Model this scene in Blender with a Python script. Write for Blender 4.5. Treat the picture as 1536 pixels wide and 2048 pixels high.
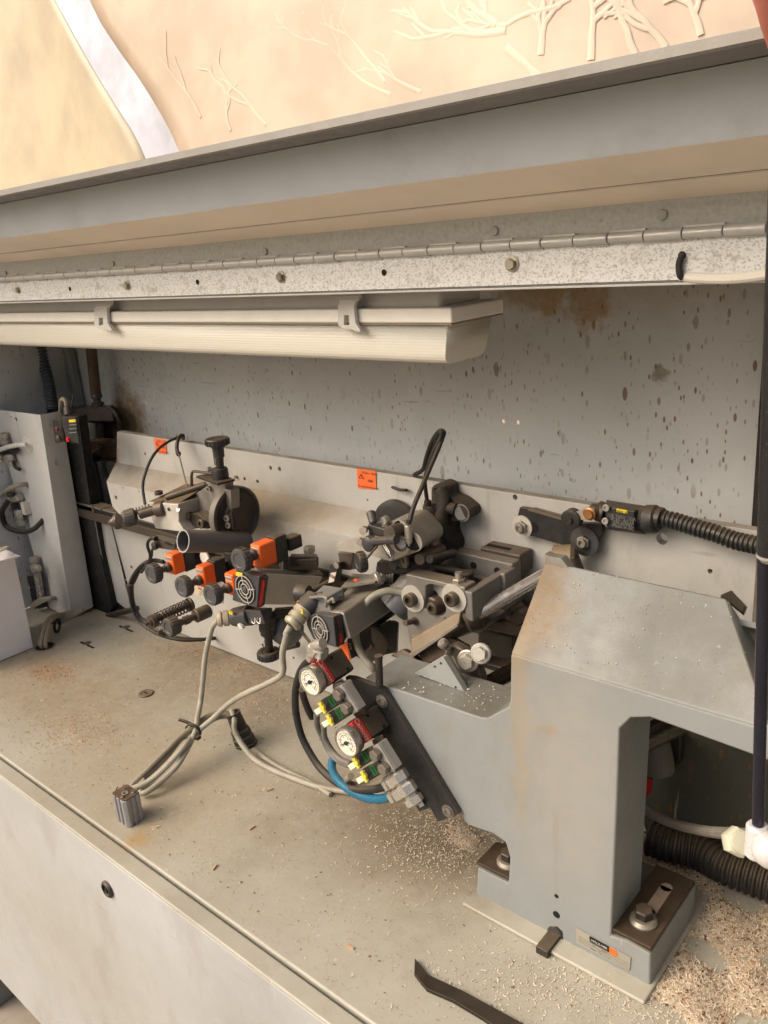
import bpy, bmesh, math, random
from mathutils import Vector, Matrix, geometry
random.seed(7)
for o in list(bpy.data.objects): bpy.data.objects.remove(o)
SC = bpy.context.scene
# ---------------------------------------------------------------- camera
FPX, CX, CY = 1660.0, 768.0, 1024.0
CAMZ = 0.75
_X = Vector((1973, 384, -1660)).normalized()          # world X seen from the camera (right, down, forward)
_D = Vector((400, 5120, 1660)); _D -= _D.dot(_X) * _X; _D.normalize()
_Z = -_D
_Y = _Z.cross(_X)
RW = Matrix((_X, _Y, _Z))                              # camera (right, down, forward) -> world
cam_d = bpy.data.cameras.new('camera'); cam = bpy.data.objects.new('camera', cam_d)
SC.collection.objects.link(cam)
cam_d.sensor_fit = 'VERTICAL'; cam_d.sensor_height = 36.0; cam_d.lens = FPX / 2048 * 36
cam_d.clip_start = 0.02; cam_d.clip_end = 200
right = RW @ Vector((1, 0, 0)); up = RW @ Vector((0, -1, 0)); back = RW @ Vector((0, 0, -1))
cam.matrix_world = Matrix(((right.x, up.x, back.x, 0), (right.y, up.y, back.y, 0), (right.z, up.z, back.z, CAMZ), (0, 0, 0, 1)))
SC.camera = cam
# ---------------------------------------------------------------- light
SUN_AZ, SUN_EL = math.radians(212), math.radians(42)   # compass azimuth the sun stands at (front left)
w = bpy.data.worlds.new('World'); SC.world = w; w.use_nodes = True
nt = w.node_tree; bg = nt.nodes['Background']
sky = nt.nodes.new('ShaderNodeTexSky'); sky.sky_type = 'NISHITA'; sky.sun_disc = False
sky.sun_elevation = SUN_EL; sky.sun_rotation = SUN_AZ
sky.dust_density = 8.0; sky.air_density = 1.0; sky.ozone_density = 0.3
nt.links.new(sky.outputs[0], bg.inputs[0]); bg.inputs[1].default_value = 0.15
sd = bpy.data.lights.new('sun', 'SUN'); sd.energy = 1.15; sd.angle = math.radians(50); sd.color = (1.0, 0.975, 0.925)
so = bpy.data.objects.new('sun', sd); SC.collection.objects.link(so)
dirn = Vector((math.sin(SUN_AZ) * math.cos(SUN_EL), math.cos(SUN_AZ) * math.cos(SUN_EL), math.sin(SUN_EL)))
so.rotation_euler = dirn.to_track_quat('Z', 'Y').to_euler(); so.location = dirn * 5
SC.view_settings.view_transform = 'Standard'; SC.view_settings.look = 'None'
SC.view_settings.exposure = 0.37; SC.view_settings.gamma = 1
# ---------------------------------------------------------------- geometry helpers
ex, ey, ez = Vector((1, 0, 0)), Vector((0, 1, 0)), Vector((0, 0, 1))
def ray(px, py): return RW @ Vector((px - CX, py - CY, FPX))
def YP(px, py, y):
    r = ray(px, py); t = y / r.y; return Vector((r.x * t, y, CAMZ + r.z * t))
def ZP(px, py, z):
    r = ray(px, py); t = (z - CAMZ) / r.z; return Vector((r.x * t, r.y * t, z))
def XP(px, py, x):
    r = ray(px, py); t = x / r.x; return Vector((x, r.y * t, CAMZ + r.z * t))
def S(p):                                              # pixels of the photograph per metre at p
    c = RW.transposed() @ (Vector(p) - Vector((0, 0, CAMZ))); return FPX / c.z
def zm(ox, oy, s): return lambda x, y, yy: YP(ox + x / s, oy + y / s, yy)
A1 = zm(0, 680, 3.072); A2 = zm(230, 840, 3.4133); A3 = zm(560, 840, 2.4774); A4 = zm(560, 1220, 3.84)
A5 = zm(780, 1060, 3.657); A6 = zm(1000, 980, 2.8657); A7 = zm(900, 1400, 2.415); A8 = zm(200, 1220, 2.56)
def frame(axis, hint=None):
    a = Vector(axis).normalized()
    h = Vector(hint) if hint is not None else (ez if abs(a.z) < .9 else ex)
    u = h - h.dot(a) * a
    if u.length < 1e-4: u = ey - ey.dot(a) * a
    u.normalize(); return a, u, a.cross(u)
def smooth(pts, n=6):
    pts = [Vector(p) for p in pts]
    if len(pts) < 3: return pts
    out = []; q = [2 * pts[0] - pts[1]] + pts + [2 * pts[-1] - pts[-2]]
    for i in range(1, len(q) - 2):
        a, b, c, d = q[i - 1:i + 3]
        for k in range(n):
            t = k / n
            out.append(.5 * ((2 * b) + (c - a) * t + (2 * a - 5 * b + 4 * c - d) * t * t + (3 * b - a - 3 * c + d) * t ** 3))
    out.append(pts[-1]); return out
def resample(pts, step):
    out = [pts[0].copy()]; acc = 0
    for a, b in zip(pts, pts[1:]):
        L = (b - a).length; d = step - acc
        while d <= L and L > 0:
            out.append(a.lerp(b, d / L)); d += step
        acc = (acc + L) % step
    return out
def rnd(pts, r=.008, n=4):                             # rounds every corner of a polygon
    out = []
    for i, p in enumerate(pts):
        a, b = pts[i - 1], pts[(i + 1) % len(pts)]; rr_ = min(r, (a - p).length * .4, (b - p).length * .4)
        s_, e_ = p + (a - p).normalized() * rr_, p + (b - p).normalized() * rr_
        for k in range(n + 1):
            t_ = k / n; out.append(s_ * (1 - t_) ** 2 + p * 2 * t_ * (1 - t_) + e_ * t_ * t_)
    return out
XFR = -.168
class M:
    def __init__(s): s.v = []; s.f = []
    def add(s, vs, fs):
        n = len(s.v); s.v += [Vector(v) for v in vs]; s.f += [tuple(i + n for i in f) for f in fs]; return s
    def hexa(s, p):                                    # p: 4 points of one face, then the 4 opposite ones
        p = [Vector(q) for q in p]
        c = sum(p, Vector()) / 8; fs = []
        for f in ((0, 1, 2, 3), (7, 6, 5, 4), (0, 4, 5, 1), (1, 5, 6, 2), (2, 6, 7, 3), (3, 7, 4, 0)): fs.append(f)
        n = (p[1] - p[0]).cross(p[2] - p[0]); fc = (p[0] + p[1] + p[2] + p[3]) / 4
        if n.dot(fc - c) < 0: fs = [f[::-1] for f in fs]
        return s.add(p, fs)
    def box(s, c, sz, ax=None, hint=None):             # centre, sizes along (axis, hint, third)
        c = Vector(c)
        if ax is None: u, v, w_ = ex, ey, ez
        else: u, v, w_ = frame(ax, hint)
        a, b, d = u * sz[0] / 2, v * sz[1] / 2, w_ * sz[2] / 2
        return s.hexa([c - a - b - d, c + a - b - d, c + a + b - d, c - a + b - d, c - a - b + d, c + a - b + d, c + a + b + d, c - a + b + d])
    def bx(s, x0, x1, y0, y1, z0, z1): return s.box(((x0 + x1) / 2, (y0 + y1) / 2, (z0 + z1) / 2), (abs(x1 - x0), abs(y1 - y0), abs(z1 - z0)))
    def prism(s, poly, ext, holes=()):                 # planar polygon pushed along ext
        poly = [Vector(p) for p in poly]; ext = Vector(ext)
        loops = [poly] + [[Vector(p) for p in h] for h in holes]
        vs = [p for l in loops for p in l]; n = len(vs)
        if not holes: tri = None
        else:
            b = bmesh.new(); bv = [b.verts.new(p) for p in vs]; k = 0; ed = []
            for l in loops:
                for i in range(len(l)): ed.append(b.edges.new((bv[k + i], bv[k + (i + 1) % len(l)])))
                k += len(l)
            b.verts.index_update(); bmesh.ops.triangle_fill(b, edges=ed, use_beauty=True)
            tri = [tuple(v.index for v in f.verts) for f in b.faces]; b.free()
        if tri is None:
            ar = Vector()
            for i in range(n): ar += (vs[i] - vs[0]).cross(vs[(i + 1) % n] - vs[0])
            a = tuple(range(n)) if ar.dot(ext) < 0 else tuple(range(n))[::-1]
            fs0 = [a, tuple(i + n for i in a[::-1])]; tri = []
        else: fs0 = []
        fs = list(fs0)
        for t in tri:
            nn = (vs[t[1]] - vs[t[0]]).cross(vs[t[2]] - vs[t[0]])
            a = t if nn.dot(ext) < 0 else t[::-1]
            fs.append(tuple(a)); fs.append(tuple(i + n for i in a[::-1]))
        base = 0; ctr = sum(poly, Vector()) / len(poly)
        for li, l in enumerate(loops):
            m = len(l)
            # orientation via signed area
            ar = Vector()
            for i in range(m): ar += (l[i] - l[0]).cross(l[(i + 1) % m] - l[0])
            flip = (ar.dot(ext) > 0) != (li > 0)
            for i in range(m):
                j = (i + 1) % m; q = (base + i, base + j, base + j + n, base + i + n)
                fs.append(q if flip else q[::-1])
            base += m
        return s.add(vs + [p + ext for p in vs], fs)
    def lathe(s, p, axis, prof, seg=24, sx=1.0):       # prof: (radius, height along axis)
        a, u, v = frame(axis); p = Vector(p); vs = []; fs = []
        for r, h in prof:
            for k in range(seg):
                t = 2 * math.pi * k / seg; vs.append(p + a * h + (u * math.cos(t) + v * math.sin(t)) * max(r, 1e-5))
        for i in range(len(prof) - 1):
            for k in range(seg):
                k2 = (k + 1) % seg; fs.append((i * seg + k, i * seg + k2, (i + 1) * seg + k2, (i + 1) * seg + k))
        fs.append(tuple(range(seg))[::-1]); fs.append(tuple((len(prof) - 1) * seg + k for k in range(seg)))
        return s.add(vs, fs)
    def cyl(s, p0, p1, r0, r1=None, seg=20, ch=0.0):
        p0, p1 = Vector(p0), Vector(p1); L = (p1 - p0).length; r1 = r0 if r1 is None else r1
        if ch: pr = [(r0 - ch, 0), (r0, ch), (r1, L - ch), (r1 - ch, L)]
        else: pr = [(r0, 0), (r1, L)]
        return s.lathe(p0, p1 - p0, pr, seg)
    def ring(s, p, axis, ro, ri, h, seg=28):           # washer / pipe from p along axis
        a, u, v = frame(axis); p = Vector(p); vs = []; fs = []
        for r, hh in ((ro, 0), (ro, h), (ri, h), (ri, 0)):
            for k in range(seg):
                t = 2 * math.pi * k / seg; vs.append(p + a * hh + (u * math.cos(t) + v * math.sin(t)) * r)
        for i in range(4):
            i2 = (i + 1) % 4
            for k in range(seg):
                k2 = (k + 1) % seg; fs.append((i * seg + k, i * seg + k2, i2 * seg + k2, i2 * seg + k))
        return s.add(vs, fs)
    def tube(s, pts, r, seg=8, n=6, sm=True, rf=None):
        pts = smooth(pts, n) if sm else [Vector(p) for p in pts]
        vs = []; fs = []; t0 = (pts[1] - pts[0]).normalized(); _, u, _ = frame(t0)
        N = len(pts)
        for i, p in enumerate(pts):
            t = (pts[min(i + 1, N - 1)] - pts[max(i - 1, 0)])
            if t.length < 1e-9: t = t0
            t.normalize(); u = (u - u.dot(t) * t).normalized(); v = t.cross(u)
            rr = r if rf is None else rf(i)
            for k in range(seg):
                a = 2 * math.pi * k / seg; vs.append(p + (u * math.cos(a) + v * math.sin(a)) * rr)
        for i in range(N - 1):
            for k in range(seg):
                k2 = (k + 1) % seg; fs.append((i * seg + k, i * seg + k2, (i + 1) * seg + k2, (i + 1) * seg + k))
        fs.append(tuple(range(seg))[::-1]); fs.append(tuple((N - 1) * seg + k for k in range(seg)))
        return s.add(vs, fs)
    def corr(s, pts, r, pitch, amp, seg=16):
        p = resample(smooth(pts, 12), pitch / 4)
        pat = [1, 1, 1 - amp, 1 - amp]
        return s.tube(p, r, seg, sm=False, rf=lambda i: r * pat[i % 4])
    def helix(s, p0, p1, R, r, turns, seg=6):
        p0, p1 = Vector(p0), Vector(p1); a, u, v = frame(p1 - p0); L = (p1 - p0).length; n = int(turns * 14)
        return s.tube([p0 + a * L * i / n + (u * math.cos(2 * math.pi * turns * i / n) + v * math.sin(2 * math.pi * turns * i / n)) * R for i in range(n + 1)], r, seg, sm=False)
    def sphere(s, c, r, seg=14):
        n = seg // 2; pr = [(r * math.sin(math.pi * i / n), r * (1 - math.cos(math.pi * i / n))) for i in range(n + 1)]
        return s.lathe(Vector(c) - ez * r, ez, pr, seg)
    def hexn(s, p, axis, r, h): return s.lathe(p, axis, [(r * .9, 0), (r, h * .12), (r, h * .88), (r * .9, h)], 6)
    def bolt(s, p, axis, r, h):                        # socket cap screw with its recess
        a, _, _ = frame(axis); s.lathe(p, axis, [(r, 0), (r, h * .9), (r * .9, h), (r * .55, h), (r * .55, h * .55)], 14)
        return s
    def obj(s, name, mat, parent=None, bev=0.0, ang=35, segs=2):
        me = bpy.data.meshes.new(name)
        org = Vector(parent['_w']) if parent is not None else (sum(s.v, Vector()) / len(s.v))
        me.from_pydata([tuple(v - org) for v in s.v], [], s.f); me.validate(); me.update()
        me.materials.append(mat)
        for p in me.polygons: p.use_smooth = True
        me.set_sharp_from_angle(angle=math.radians(ang))
        o = bpy.data.objects.new(name, me); SC.collection.objects.link(o)
        if parent is not None: o.parent = parent; o['_w'] = tuple(org)
        else: o.location = org; o['_w'] = tuple(org)
        if bev:
            b = o.modifiers.new('bevel', 'BEVEL'); b.width = bev; b.segments = segs; b.limit_method = 'ANGLE'; b.angle_limit = math.radians(40); b.harden_normals = True
        return o
ROOTS = []
def sub(o, name, m, mat, bev=0.0, **k):                # a part of part o (o's origin is its parent's)
    return m.obj(name, mat, o, bev, **k)
def part(m, name, mat, parent, bev=0.0, label=None, **k):
    # children keep zero local offset: their vertices are relative to the origin of the whole thing
    o = m.obj(name, mat, parent, bev, **k)
    if label: o['label'] = label
    return o
def thing(name, label, cat, loc, group=None):
    o = bpy.data.objects.new(name, None); SC.collection.objects.link(o); o.empty_display_size = .02
    o.location = loc; o['_w'] = tuple(loc); o['label'] = label; o['category'] = cat
    if group: o['group'] = group
    return o
def tag(o, label, cat, group=None):
    o['label'] = label; o['category'] = cat
    if group: o['group'] = group
    return o
def kind(o, k): o['kind'] = k; return o
def text_mesh(m, txt, org, u, v, size, depth=.0003):   # flat lettering lying on a surface
    c = bpy.data.curves.new('lettering', 'FONT'); c.body = txt; c.size = size; c.align_x = 'CENTER'; c.align_y = 'CENTER'; c.resolution_u = 2
    o = bpy.data.objects.new('lettering', c); SC.collection.objects.link(o)
    dg = bpy.context.evaluated_depsgraph_get(); me = bpy.data.meshes.new_from_object(o.evaluated_get(dg))
    u = Vector(u).normalized(); n = u.cross(Vector(v)).normalized(); v2 = n.cross(u)
    m.add([Vector(org) + u * q.co.x + v2 * q.co.y + n * depth for q in me.vertices], [tuple(p.vertices) for p in me.polygons])
    bpy.data.objects.remove(o); bpy.data.curves.remove(c); bpy.data.meshes.remove(me); return m
# ---------------------------------------------------------------- materials
def lin(c): return tuple(((x + .055) / 1.055) ** 2.4 if x > .04045 else x / 12.92 for x in c) + (1,)
MATS = {}
class NT:
    def __init__(s, name):
        s.m = bpy.data.materials.new(name); s.m.use_nodes = True; s.t = s.m.node_tree
        s.b = s.t.nodes['Principled BSDF']; s.geo = s.t.nodes.new('ShaderNodeNewGeometry'); s.pos = s.geo.outputs['Position']
    def n(s, ty, **k):
        q = s.t.nodes.new(ty)
        for a, b in k.items(): setattr(q, a, b)
        return q
    def l(s, a, b): s.t.links.new(a, b)
    def mapv(s, sc=(1, 1, 1), rot=(0, 0, 0), loc=(0, 0, 0)):
        q = s.n('ShaderNodeMapping'); q.inputs['Scale'].default_value = sc; q.inputs['Rotation'].default_value = rot; q.inputs['Location'].default_value = loc
        s.l(s.pos, q.inputs[0]); return q.outputs[0]
    def noise(s, scale, detail=4, rough=.6, vec=None):
        q = s.n('ShaderNodeTexNoise'); q.inputs['Scale'].default_value = scale; q.inputs['Detail'].default_value = detail; q.inputs['Roughness'].default_value = rough
        s.l(vec if vec is not None else s.pos, q.inputs['Vector']); return q.outputs[0]
    def ramp(s, v, p0, p1, a=0.0, b=1.0):
        q = s.n('ShaderNodeMapRange'); q.inputs[1].default_value = p0; q.inputs[2].default_value = p1; q.inputs[3].default_value = a; q.inputs[4].default_value = b
        q.interpolation_type = 'SMOOTHSTEP'; s.l(v, q.inputs[0]); return q.outputs[0]
    def math(s, op, a, b):
        q = s.n('ShaderNodeMath', operation=op)
        for i, x in enumerate((a, b)):
            if isinstance(x, (int, float)): q.inputs[i].default_value = x
            else: s.l(x, q.inputs[i])
        return q.outputs[0]
    def mix(s, f, a, b):
        q = s.n('ShaderNodeMix', data_type='RGBA')
        if isinstance(f, (int, float)): q.inputs[0].default_value = f
        else: s.l(f, q.inputs[0])
        for i, x in ((6, a), (7, b)):
            if isinstance(x, tuple): q.inputs[i].default_value = x
            else: s.l(x, q.inputs[i])
        return q.outputs[2]
    def blob(s, c, rad, soft=.5, wob=.02, axes=(1, 1, 1)):     # soft stain of its own shape round the point c
        q = s.n('ShaderNodeVectorMath', operation='SUBTRACT'); s.l(s.pos, q.inputs[0]); q.inputs[1].default_value = c
        q2 = s.n('ShaderNodeVectorMath', operation='MULTIPLY'); s.l(q.outputs[0], q2.inputs[0]); q2.inputs[1].default_value = axes
        q3 = s.n('ShaderNodeVectorMath', operation='LENGTH'); s.l(q2.outputs[0], q3.inputs[0])
        d = s.math('ADD', q3.outputs['Value'], s.math('MULTIPLY', s.math('SUBTRACT', s.noise(25, 4, .65), .5), wob * 6))
        return s.ramp(d, rad * (1 - soft), rad * (1 + soft), 1, 0)
    def bump(s, v, dist, strength=1.0):
        q = s.n('ShaderNodeBump'); q.inputs['Strength'].default_value = strength; q.inputs['Distance'].default_value = dist
        s.l(v, q.inputs['Height']); s.l(q.outputs[0], s.b.inputs['Normal'])
    def set(s, col=None, rough=None, metal=None, spec=None):
        for k, x in (('Base Color', col), ('Roughness', rough), ('Metallic', metal), ('Specular IOR Level', spec)):
            if x is None: continue
            if isinstance(x, (int, float, tuple)): s.b.inputs[k].default_value = x
            else: s.l(x, s.b.inputs[k])
DUST = (.52, .44, .34)
def mt(name, col, rough=.5, metal=0.0, var=.12, dust=.35, grime=.25, bump=.0002, vs=30, dcol=DUST):
    if name in MATS: return MATS[name]
    N = NT(name); c = lin(col)
    dark = tuple(x * (1 - var) for x in c[:3]) + (1,); lt = tuple(min(1, x * (1 + var)) for x in c[:3]) + (1,)
    col1 = N.mix(N.ramp(N.noise(vs, 5), .3, .7), dark, lt)
    if grime:
        g = N.ramp(N.noise(vs * .6, 6, .7), .5, .75, 0, grime); col1 = N.mix(g, col1, lin((.33, .27, .20)))
    if dust:
        sx = N.n('ShaderNodeSeparateXYZ'); N.l(N.geo.outputs['Normal'], sx.inputs[0])
        upm = N.ramp(sx.outputs[2], .25, .95, 0, 1)
        d = N.math('MULTIPLY', upm, N.ramp(N.noise(45, 6, .7), .25, .65, dust * .55, dust)); col1 = N.mix(d, col1, lin(dcol))
        fn = N.ramp(N.noise(900, 2, .5), .62, .7, 0, dust * .5); col1 = N.mix(fn, col1, lin((.66, .58, .47)))
    rg = N.ramp(N.noise(vs * 2, 4), .3, .7, max(0.05, rough - .1), min(1, rough + .15))
    N.set(col1, rg, metal)
    if bump: N.bump(N.noise(vs * 18, 3, .6), bump)
    MATS[name] = N.m; return N.m
def simple(name, col, rough=.5, metal=0.0):
    if name in MATS: return MATS[name]
    N = NT(name); N.set(N.mix(N.ramp(N.noise(60, 4), .3, .7), lin(tuple(x * .93 for x in col)), lin(col)), rough, metal); MATS[name] = N.m; return N.m
# ---- shared materials
cast = mt('grey_cast_paint', (.56, .57, .555), .42, 0, .05, .6, .06, .00025, 14)
steel = mt('worn_steel', (.58, .56, .52), .42, .6, .15, .5, .35)
alu = mt('dull_aluminium', (.66, .65, .63), .42, .45, .08, .4, .22)
aluw = mt('pale_aluminium', (.74, .72, .68), .5, .3, .08, .5, .25)
brass = mt('nickel_brass', (.72, .695, .65), .3, .6, .06, .15, .1)
blackp = mt('black_plastic', (.155, .153, .15), .5, 0, .2, .35, .2)
blackm = mt('black_oxide', (.15, .14, .13), .5, .2, .2, .45, .35)
rubber = mt('black_rubber', (.11, .11, .11), .6, 0, .2, .3, .15)
dgrey = mt('dark_grey_metal', (.27, .27, .275), .45, .2, .12, .35, .2)
mgrey = mt('motor_grey', (.62, .60, .56), .42, .35, .08, .45, .15)
knobm = mt('knob_grey', (.25, .255, .26), .55, 0, .1, .35, .1)
orange = mt('orange_plastic', (.94, .40, .12), .38, 0, .06, .15, .08)
redm = mt('red_label', (.74, .12, .10), .45, 0, .08, .1, .12)
white = mt('white_plastic', (.86, .84, .79), .45, 0, .03, .15, .08)
cream = mt('yellow_plastic', (.86, .78, .25), .45, 0, .05, .1, .08)
green = mt('green_print', (.10, .40, .17), .5, 0, .1, .1, .1)
cable = mt('grey_cable', (.60, .58, .52), .5, 0, .10, .3, .3, .0002, 60)
cabled = mt('dirty_grey_cable', (.50, .465, .40), .55, 0, .15, .35, .4, .0002, 60)
bluet = mt('blue_hose', (.04, .36, .47), .3, 0, .1, .1, .05)
chrome = mt('chrome_rod', (.90, .87, .84), .2, .8, .02, 0, .03, 0)
rusty = mt('brown_gunge', (.33, .26, .19), .6, .1, .3, .5, .5, .0006, 60)
browns = mt('brown_oiled_steel', (.31, .275, .24), .45, .4, .15, .35, .4)
ink = simple('black_print', (.06, .06, .06), .6)
dial = simple('dial_white', (.90, .88, .80), .4)
holem = simple('dark_hole', (.02, .02, .02), .9)
stick = mt('orange_sticker', (.92, .42, .20), .45, 0, .04, 0, .06)
yellowl = simple('yellow_label', (.87, .77, .16), .5)
paper = mt('white_board', (.86, .85, .86), .6, 0, .03, .1, .04)

# ---- painted sheet with stains
def panel_mat(name, base, stains=(), rough=.45, specks=0, dust=.35, warm=None, var=.05, dc=(.52, .47, .39)):
    N = NT(name); c = lin(base)
    col = N.mix(N.ramp(N.noise(5, 5), .35, .65), tuple(x * (1 - var) for x in c[:3]) + (1,), tuple(min(1, x * (1 + var)) for x in c[:3]) + (1,))
    col = N.mix(N.ramp(N.noise(120, 4, .7), .55, .75, 0, .12), col, lin((.40, .35, .28)))
    if dust:
        sx = N.n('ShaderNodeSeparateXYZ'); N.l(N.geo.outputs['Normal'], sx.inputs[0])
        upm = N.ramp(sx.outputs[2], .3, .95, 0, 1)
        col = N.mix(N.math('MULTIPLY', upm, N.ramp(N.noise(9, 6, .65), .25, .7, dust * .4, dust)), col, lin(dc))
    for cpos, rad, soft, axes, cc, amt in stains:
        bl = N.math('MULTIPLY', N.blob(cpos, rad, soft, .012, axes), N.ramp(N.noise(60, 5, .7), .2, .6, amt * .5, amt))
        col = N.mix(bl, col, lin(cc))
    if specks:
        for (sc, th, seed) in ((75, .24, 0.0), (38, .20, 3.3), (130, .26, 7.1), (52, .2, 11.0), (95, .22, 17.0), (27, .15, 23.0), (20, .13, 31.0)):
            v = N.n('ShaderNodeTexVoronoi'); v.inputs['Scale'].default_value = sc; v.inputs['Randomness'].default_value = 1
            N.l(N.mapv((1.35, 1, .52), (0, .09, 0), (seed, 0, seed)), v.inputs['Vector'])
            msk = N.ramp(v.outputs['Distance'], th * .75, th, 1, 0)
            sep = N.n('ShaderNodeSeparateColor'); N.l(v.outputs['Color'], sep.inputs[0])
            keep = N.ramp(sep.outputs[0], .62, .66, 0, 1); sz = N.ramp(sep.outputs[1], .1, .9, .45, 1)
            dens = N.ramp(N.noise(5, 3, .5, N.mapv(loc=(seed, 1, 2))), .36, .58, 0, 1)
            if sc < 60:
                sx_ = N.n('ShaderNodeSeparateXYZ'); N.l(N.pos, sx_.inputs[0]); dens = N.math('MULTIPLY', dens, N.ramp(sx_.outputs[0], -1.1, -.45, .12, 1))
            f = N.math('MULTIPLY', N.math('MULTIPLY', N.math('MULTIPLY', msk, keep), sz), N.math('MULTIPLY', dens, specks))
            col = N.mix(f, col, lin((.47, .34, .19)))
    for (sc_, rot_, th_, cc_, am_) in (((140, 140, 5), (.3, .5, 0), .735, (.82, .81, .78), .35), ((8, 160, 90), (0, .4, .6), .745, (.33, .31, .28), .35), ((60, 60, 2.2), (0, 0, 0), .70, (.50, .45, .37), .22)):
        s_ = N.ramp(N.noise(1.0, 2, .5, N.mapv(sc_, rot_)), th_ - .03, th_, 0, 1)
        s_ = N.math('MULTIPLY', s_, N.ramp(N.noise(7, 2), .45, .6, 0, am_)); col = N.mix(s_, col, lin(cc_))
    sm = N.ramp(N.noise(11, 5, .7, N.mapv((1, 1, .5))), .5, .68, 0, .06 if specks else .20); col = N.mix(sm, col, lin((.46, .42, .35)))
    cp = N.ramp(N.noise(150, 2, .5), .79, .81, 0, .4); col = N.mix(cp, col, lin((.30, .26, .21)))
    N.set(col, N.ramp(N.noise(14, 6, .7), .3, .7, rough - .12, rough + .22), 0, .35)
    N.bump(N.noise(500, 3), .0002); return N.m

# ================================================================ SETTING
floor_m = panel_mat('concrete_floor', (.60, .56, .51), (), .8, 0, .3, None, .15)
kind(M().bx(-9, 6, -8, 12, -.80, -.72).obj('floor', floor_m), 'structure')

# ---- worktop / base cabinet of the machine
P = lambda *a: tuple(ZP(a[0], a[1], 0))
top_m = panel_mat('worktop_paint', (.665, .65, .595), [
    (P(440, 1330), .16, .6, (.7, 1, 1), (.44, .37, .27), .65),
    (P(760, 1650), .12, .6, (.6, 1, 1), (.45, .38, .28), .45),
    (P(300, 1560), .12, .6, (.6, 1, 1), (.56, .48, .36), .45),
    (P(90, 1370), .10, .6, (.4, 1, 1), (.50, .42, .31), .6),
    (P(275, 1680), .02, .6, (1, 1, 1), (.62, .50, .30), .7),
    (P(550, 1430), .07, .6, (1, 1, 1), (.36, .29, .20), .45),
    (P(860, 1650), .09, .6, (.6, 1, 1), (.38, .31, .23), .55)], .38, 0, .35)
base_m = panel_mat('cabinet_paint', (.655, .655, .64), [((-.75, .42, -.03), .07, .8, (.25, 1, 1), (.72, .72, .73), .6), ((-.62, .42, -.12), .05, .8, (.5, 1, .35), (.56, .55, .53), .5), ((-1.1, .42, -.3), .12, .8, (.6, 1, 1), (.60, .58, .53), .4)], .42, 0, .2, None, .03)
mb = thing('machine_cabinet', 'long pale grey machine base with dusty worktop and smooth front door', 'machine', (-.9, .65, -.72))
part(M().bx(-1.84, .12, .4425, 1.0, -.035, 0), 'worktop', top_m, mb, .003, segs=3)
part(M().bx(-1.84, .12, .4155, .4385, -.0070, -.0012), 'front_rail', top_m, mb, .0025, segs=3)
dr = part(M().bx(-1.60, .12, .4165, .4365, -.602, -.0078), 'front_door', base_m, mb, .0025, label='smooth pale door with a black round lock')
lk = YP(217, 1777, .4165)
part(M().lathe(lk, -ey, [(.0125, 0), (.0125, .003), (.010, .005), (.0085, .005), (.008, .002)], 28), 'lock', blackp, dr)
sub(dr, 'key_slot', M().box(lk + Vector((0, -.0025, 0)), (.0028, .003, .010)), ink)
part(M().bx(-1.84, .12, .44, .995, -.600, -.036), 'cabinet_body', base_m, mb)
part(M().bx(-1.84, -1.577, .40, .99, -.719, -.604), 'plinth', mt('plinth_paint', (.50, .50, .48), .5, 0, .05, .2, .2), mb, .002)
part(M().bx(-.9, .10, .62, .97, -.719, -.604), 'plinth', mt('plinth_paint', (.50, .50, .48)), mb, .002)
part(M().bx(-1.84, -1.603, .43, .4395, -.60, -.036), 'side_cover', mt('bluegrey_paint', (.55, .58, .60), .5, 0, .05, .2, .1), mb)

# ---- round plug in the worktop
pg = ZP(292, 1388, 0)
t = thing('blanking_plug', 'round dark grey slotted plug set flat in the dusty worktop', 'plug', pg)
pr = part(M().lathe(pg, ez, [(.0135, .0002), (.0135, .0022), (.0125, .003), (.0085, .003), (.0080, .0022)], 28), 'disc', mt('plug_brown', (.27, .24, .20), .5, 0, .1, .5), t)
sub(pr, 'slot', M().box(pg + Vector((0, 0, .0026)), (.010, .002, .0012)), ink)

# ---- rear wall panel with through holes
WY = 1.0
def circ(c, r, n=12, nrm='y'): return [c + Vector((math.cos(2 * math.pi * i / n) * r, 0, math.sin(2 * math.pi * i / n) * r)) for i in range(n)]
holes = [circ(YP(x, y, WY), r) for x, y, r in ((1006, 843, .0034), (1035, 845, .0034), (292, 805, .0028), (302, 806, .0028))]
Wp = lambda x, y: tuple(YP(x, y, WY))
wall_m = panel_mat('rear_panel_paint', (.78, .785, .775), [
    (Wp(258, 835), .055, .35, (.9, 1, .8), (.52, .42, .27), .9),
    (Wp(1060, 575), .030, .25, (.55, 1, 1), (.60, .52, .39), .8),
    (Wp(1110, 580), .022, .25, (.8, 1, .8), (.66, .56, .41), .85),
    (Wp(1175, 580), .034, .25, (1, 1, .7), (.64, .53, .37), .9),
    (Wp(1180, 560), .075, .5, (.35, 1, 1.6), (.60, .51, .38), .45),
    (Wp(1320, 740), .010, .5, (1, 1, 1), (.52, .46, .36), .8)], .35, .85, 0)
back = M().prism([(-1.84, WY, 0), (-1.84, WY, .80), (-.2995, WY, .80), (-.2995, WY, 0)], (0, .003, 0), holes)
hous = thing('machine_housing', 'pale grey sheet housing with rust speckled rear sheet behind the units', 'housing', (-.9, WY, 0))
part(back, 'rear_panel', wall_m, hous, label='large grey rear sheet speckled with brown rust runs')
part(M().bx(-1.845, -1.8405, .40, 1.003, 0, .80), 'end_panel', wall_m, hous)
# corner strip at the left end
part(M().bx(-1.838, -1.815, .978, .996, .01, .76), 'corner_strip', cast, hous, .002)
# right end frame
part(M().bx(-.2985, -.27, .985, 1.02, 0, .80), 'end_post', blackm, hous, .002)

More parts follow.
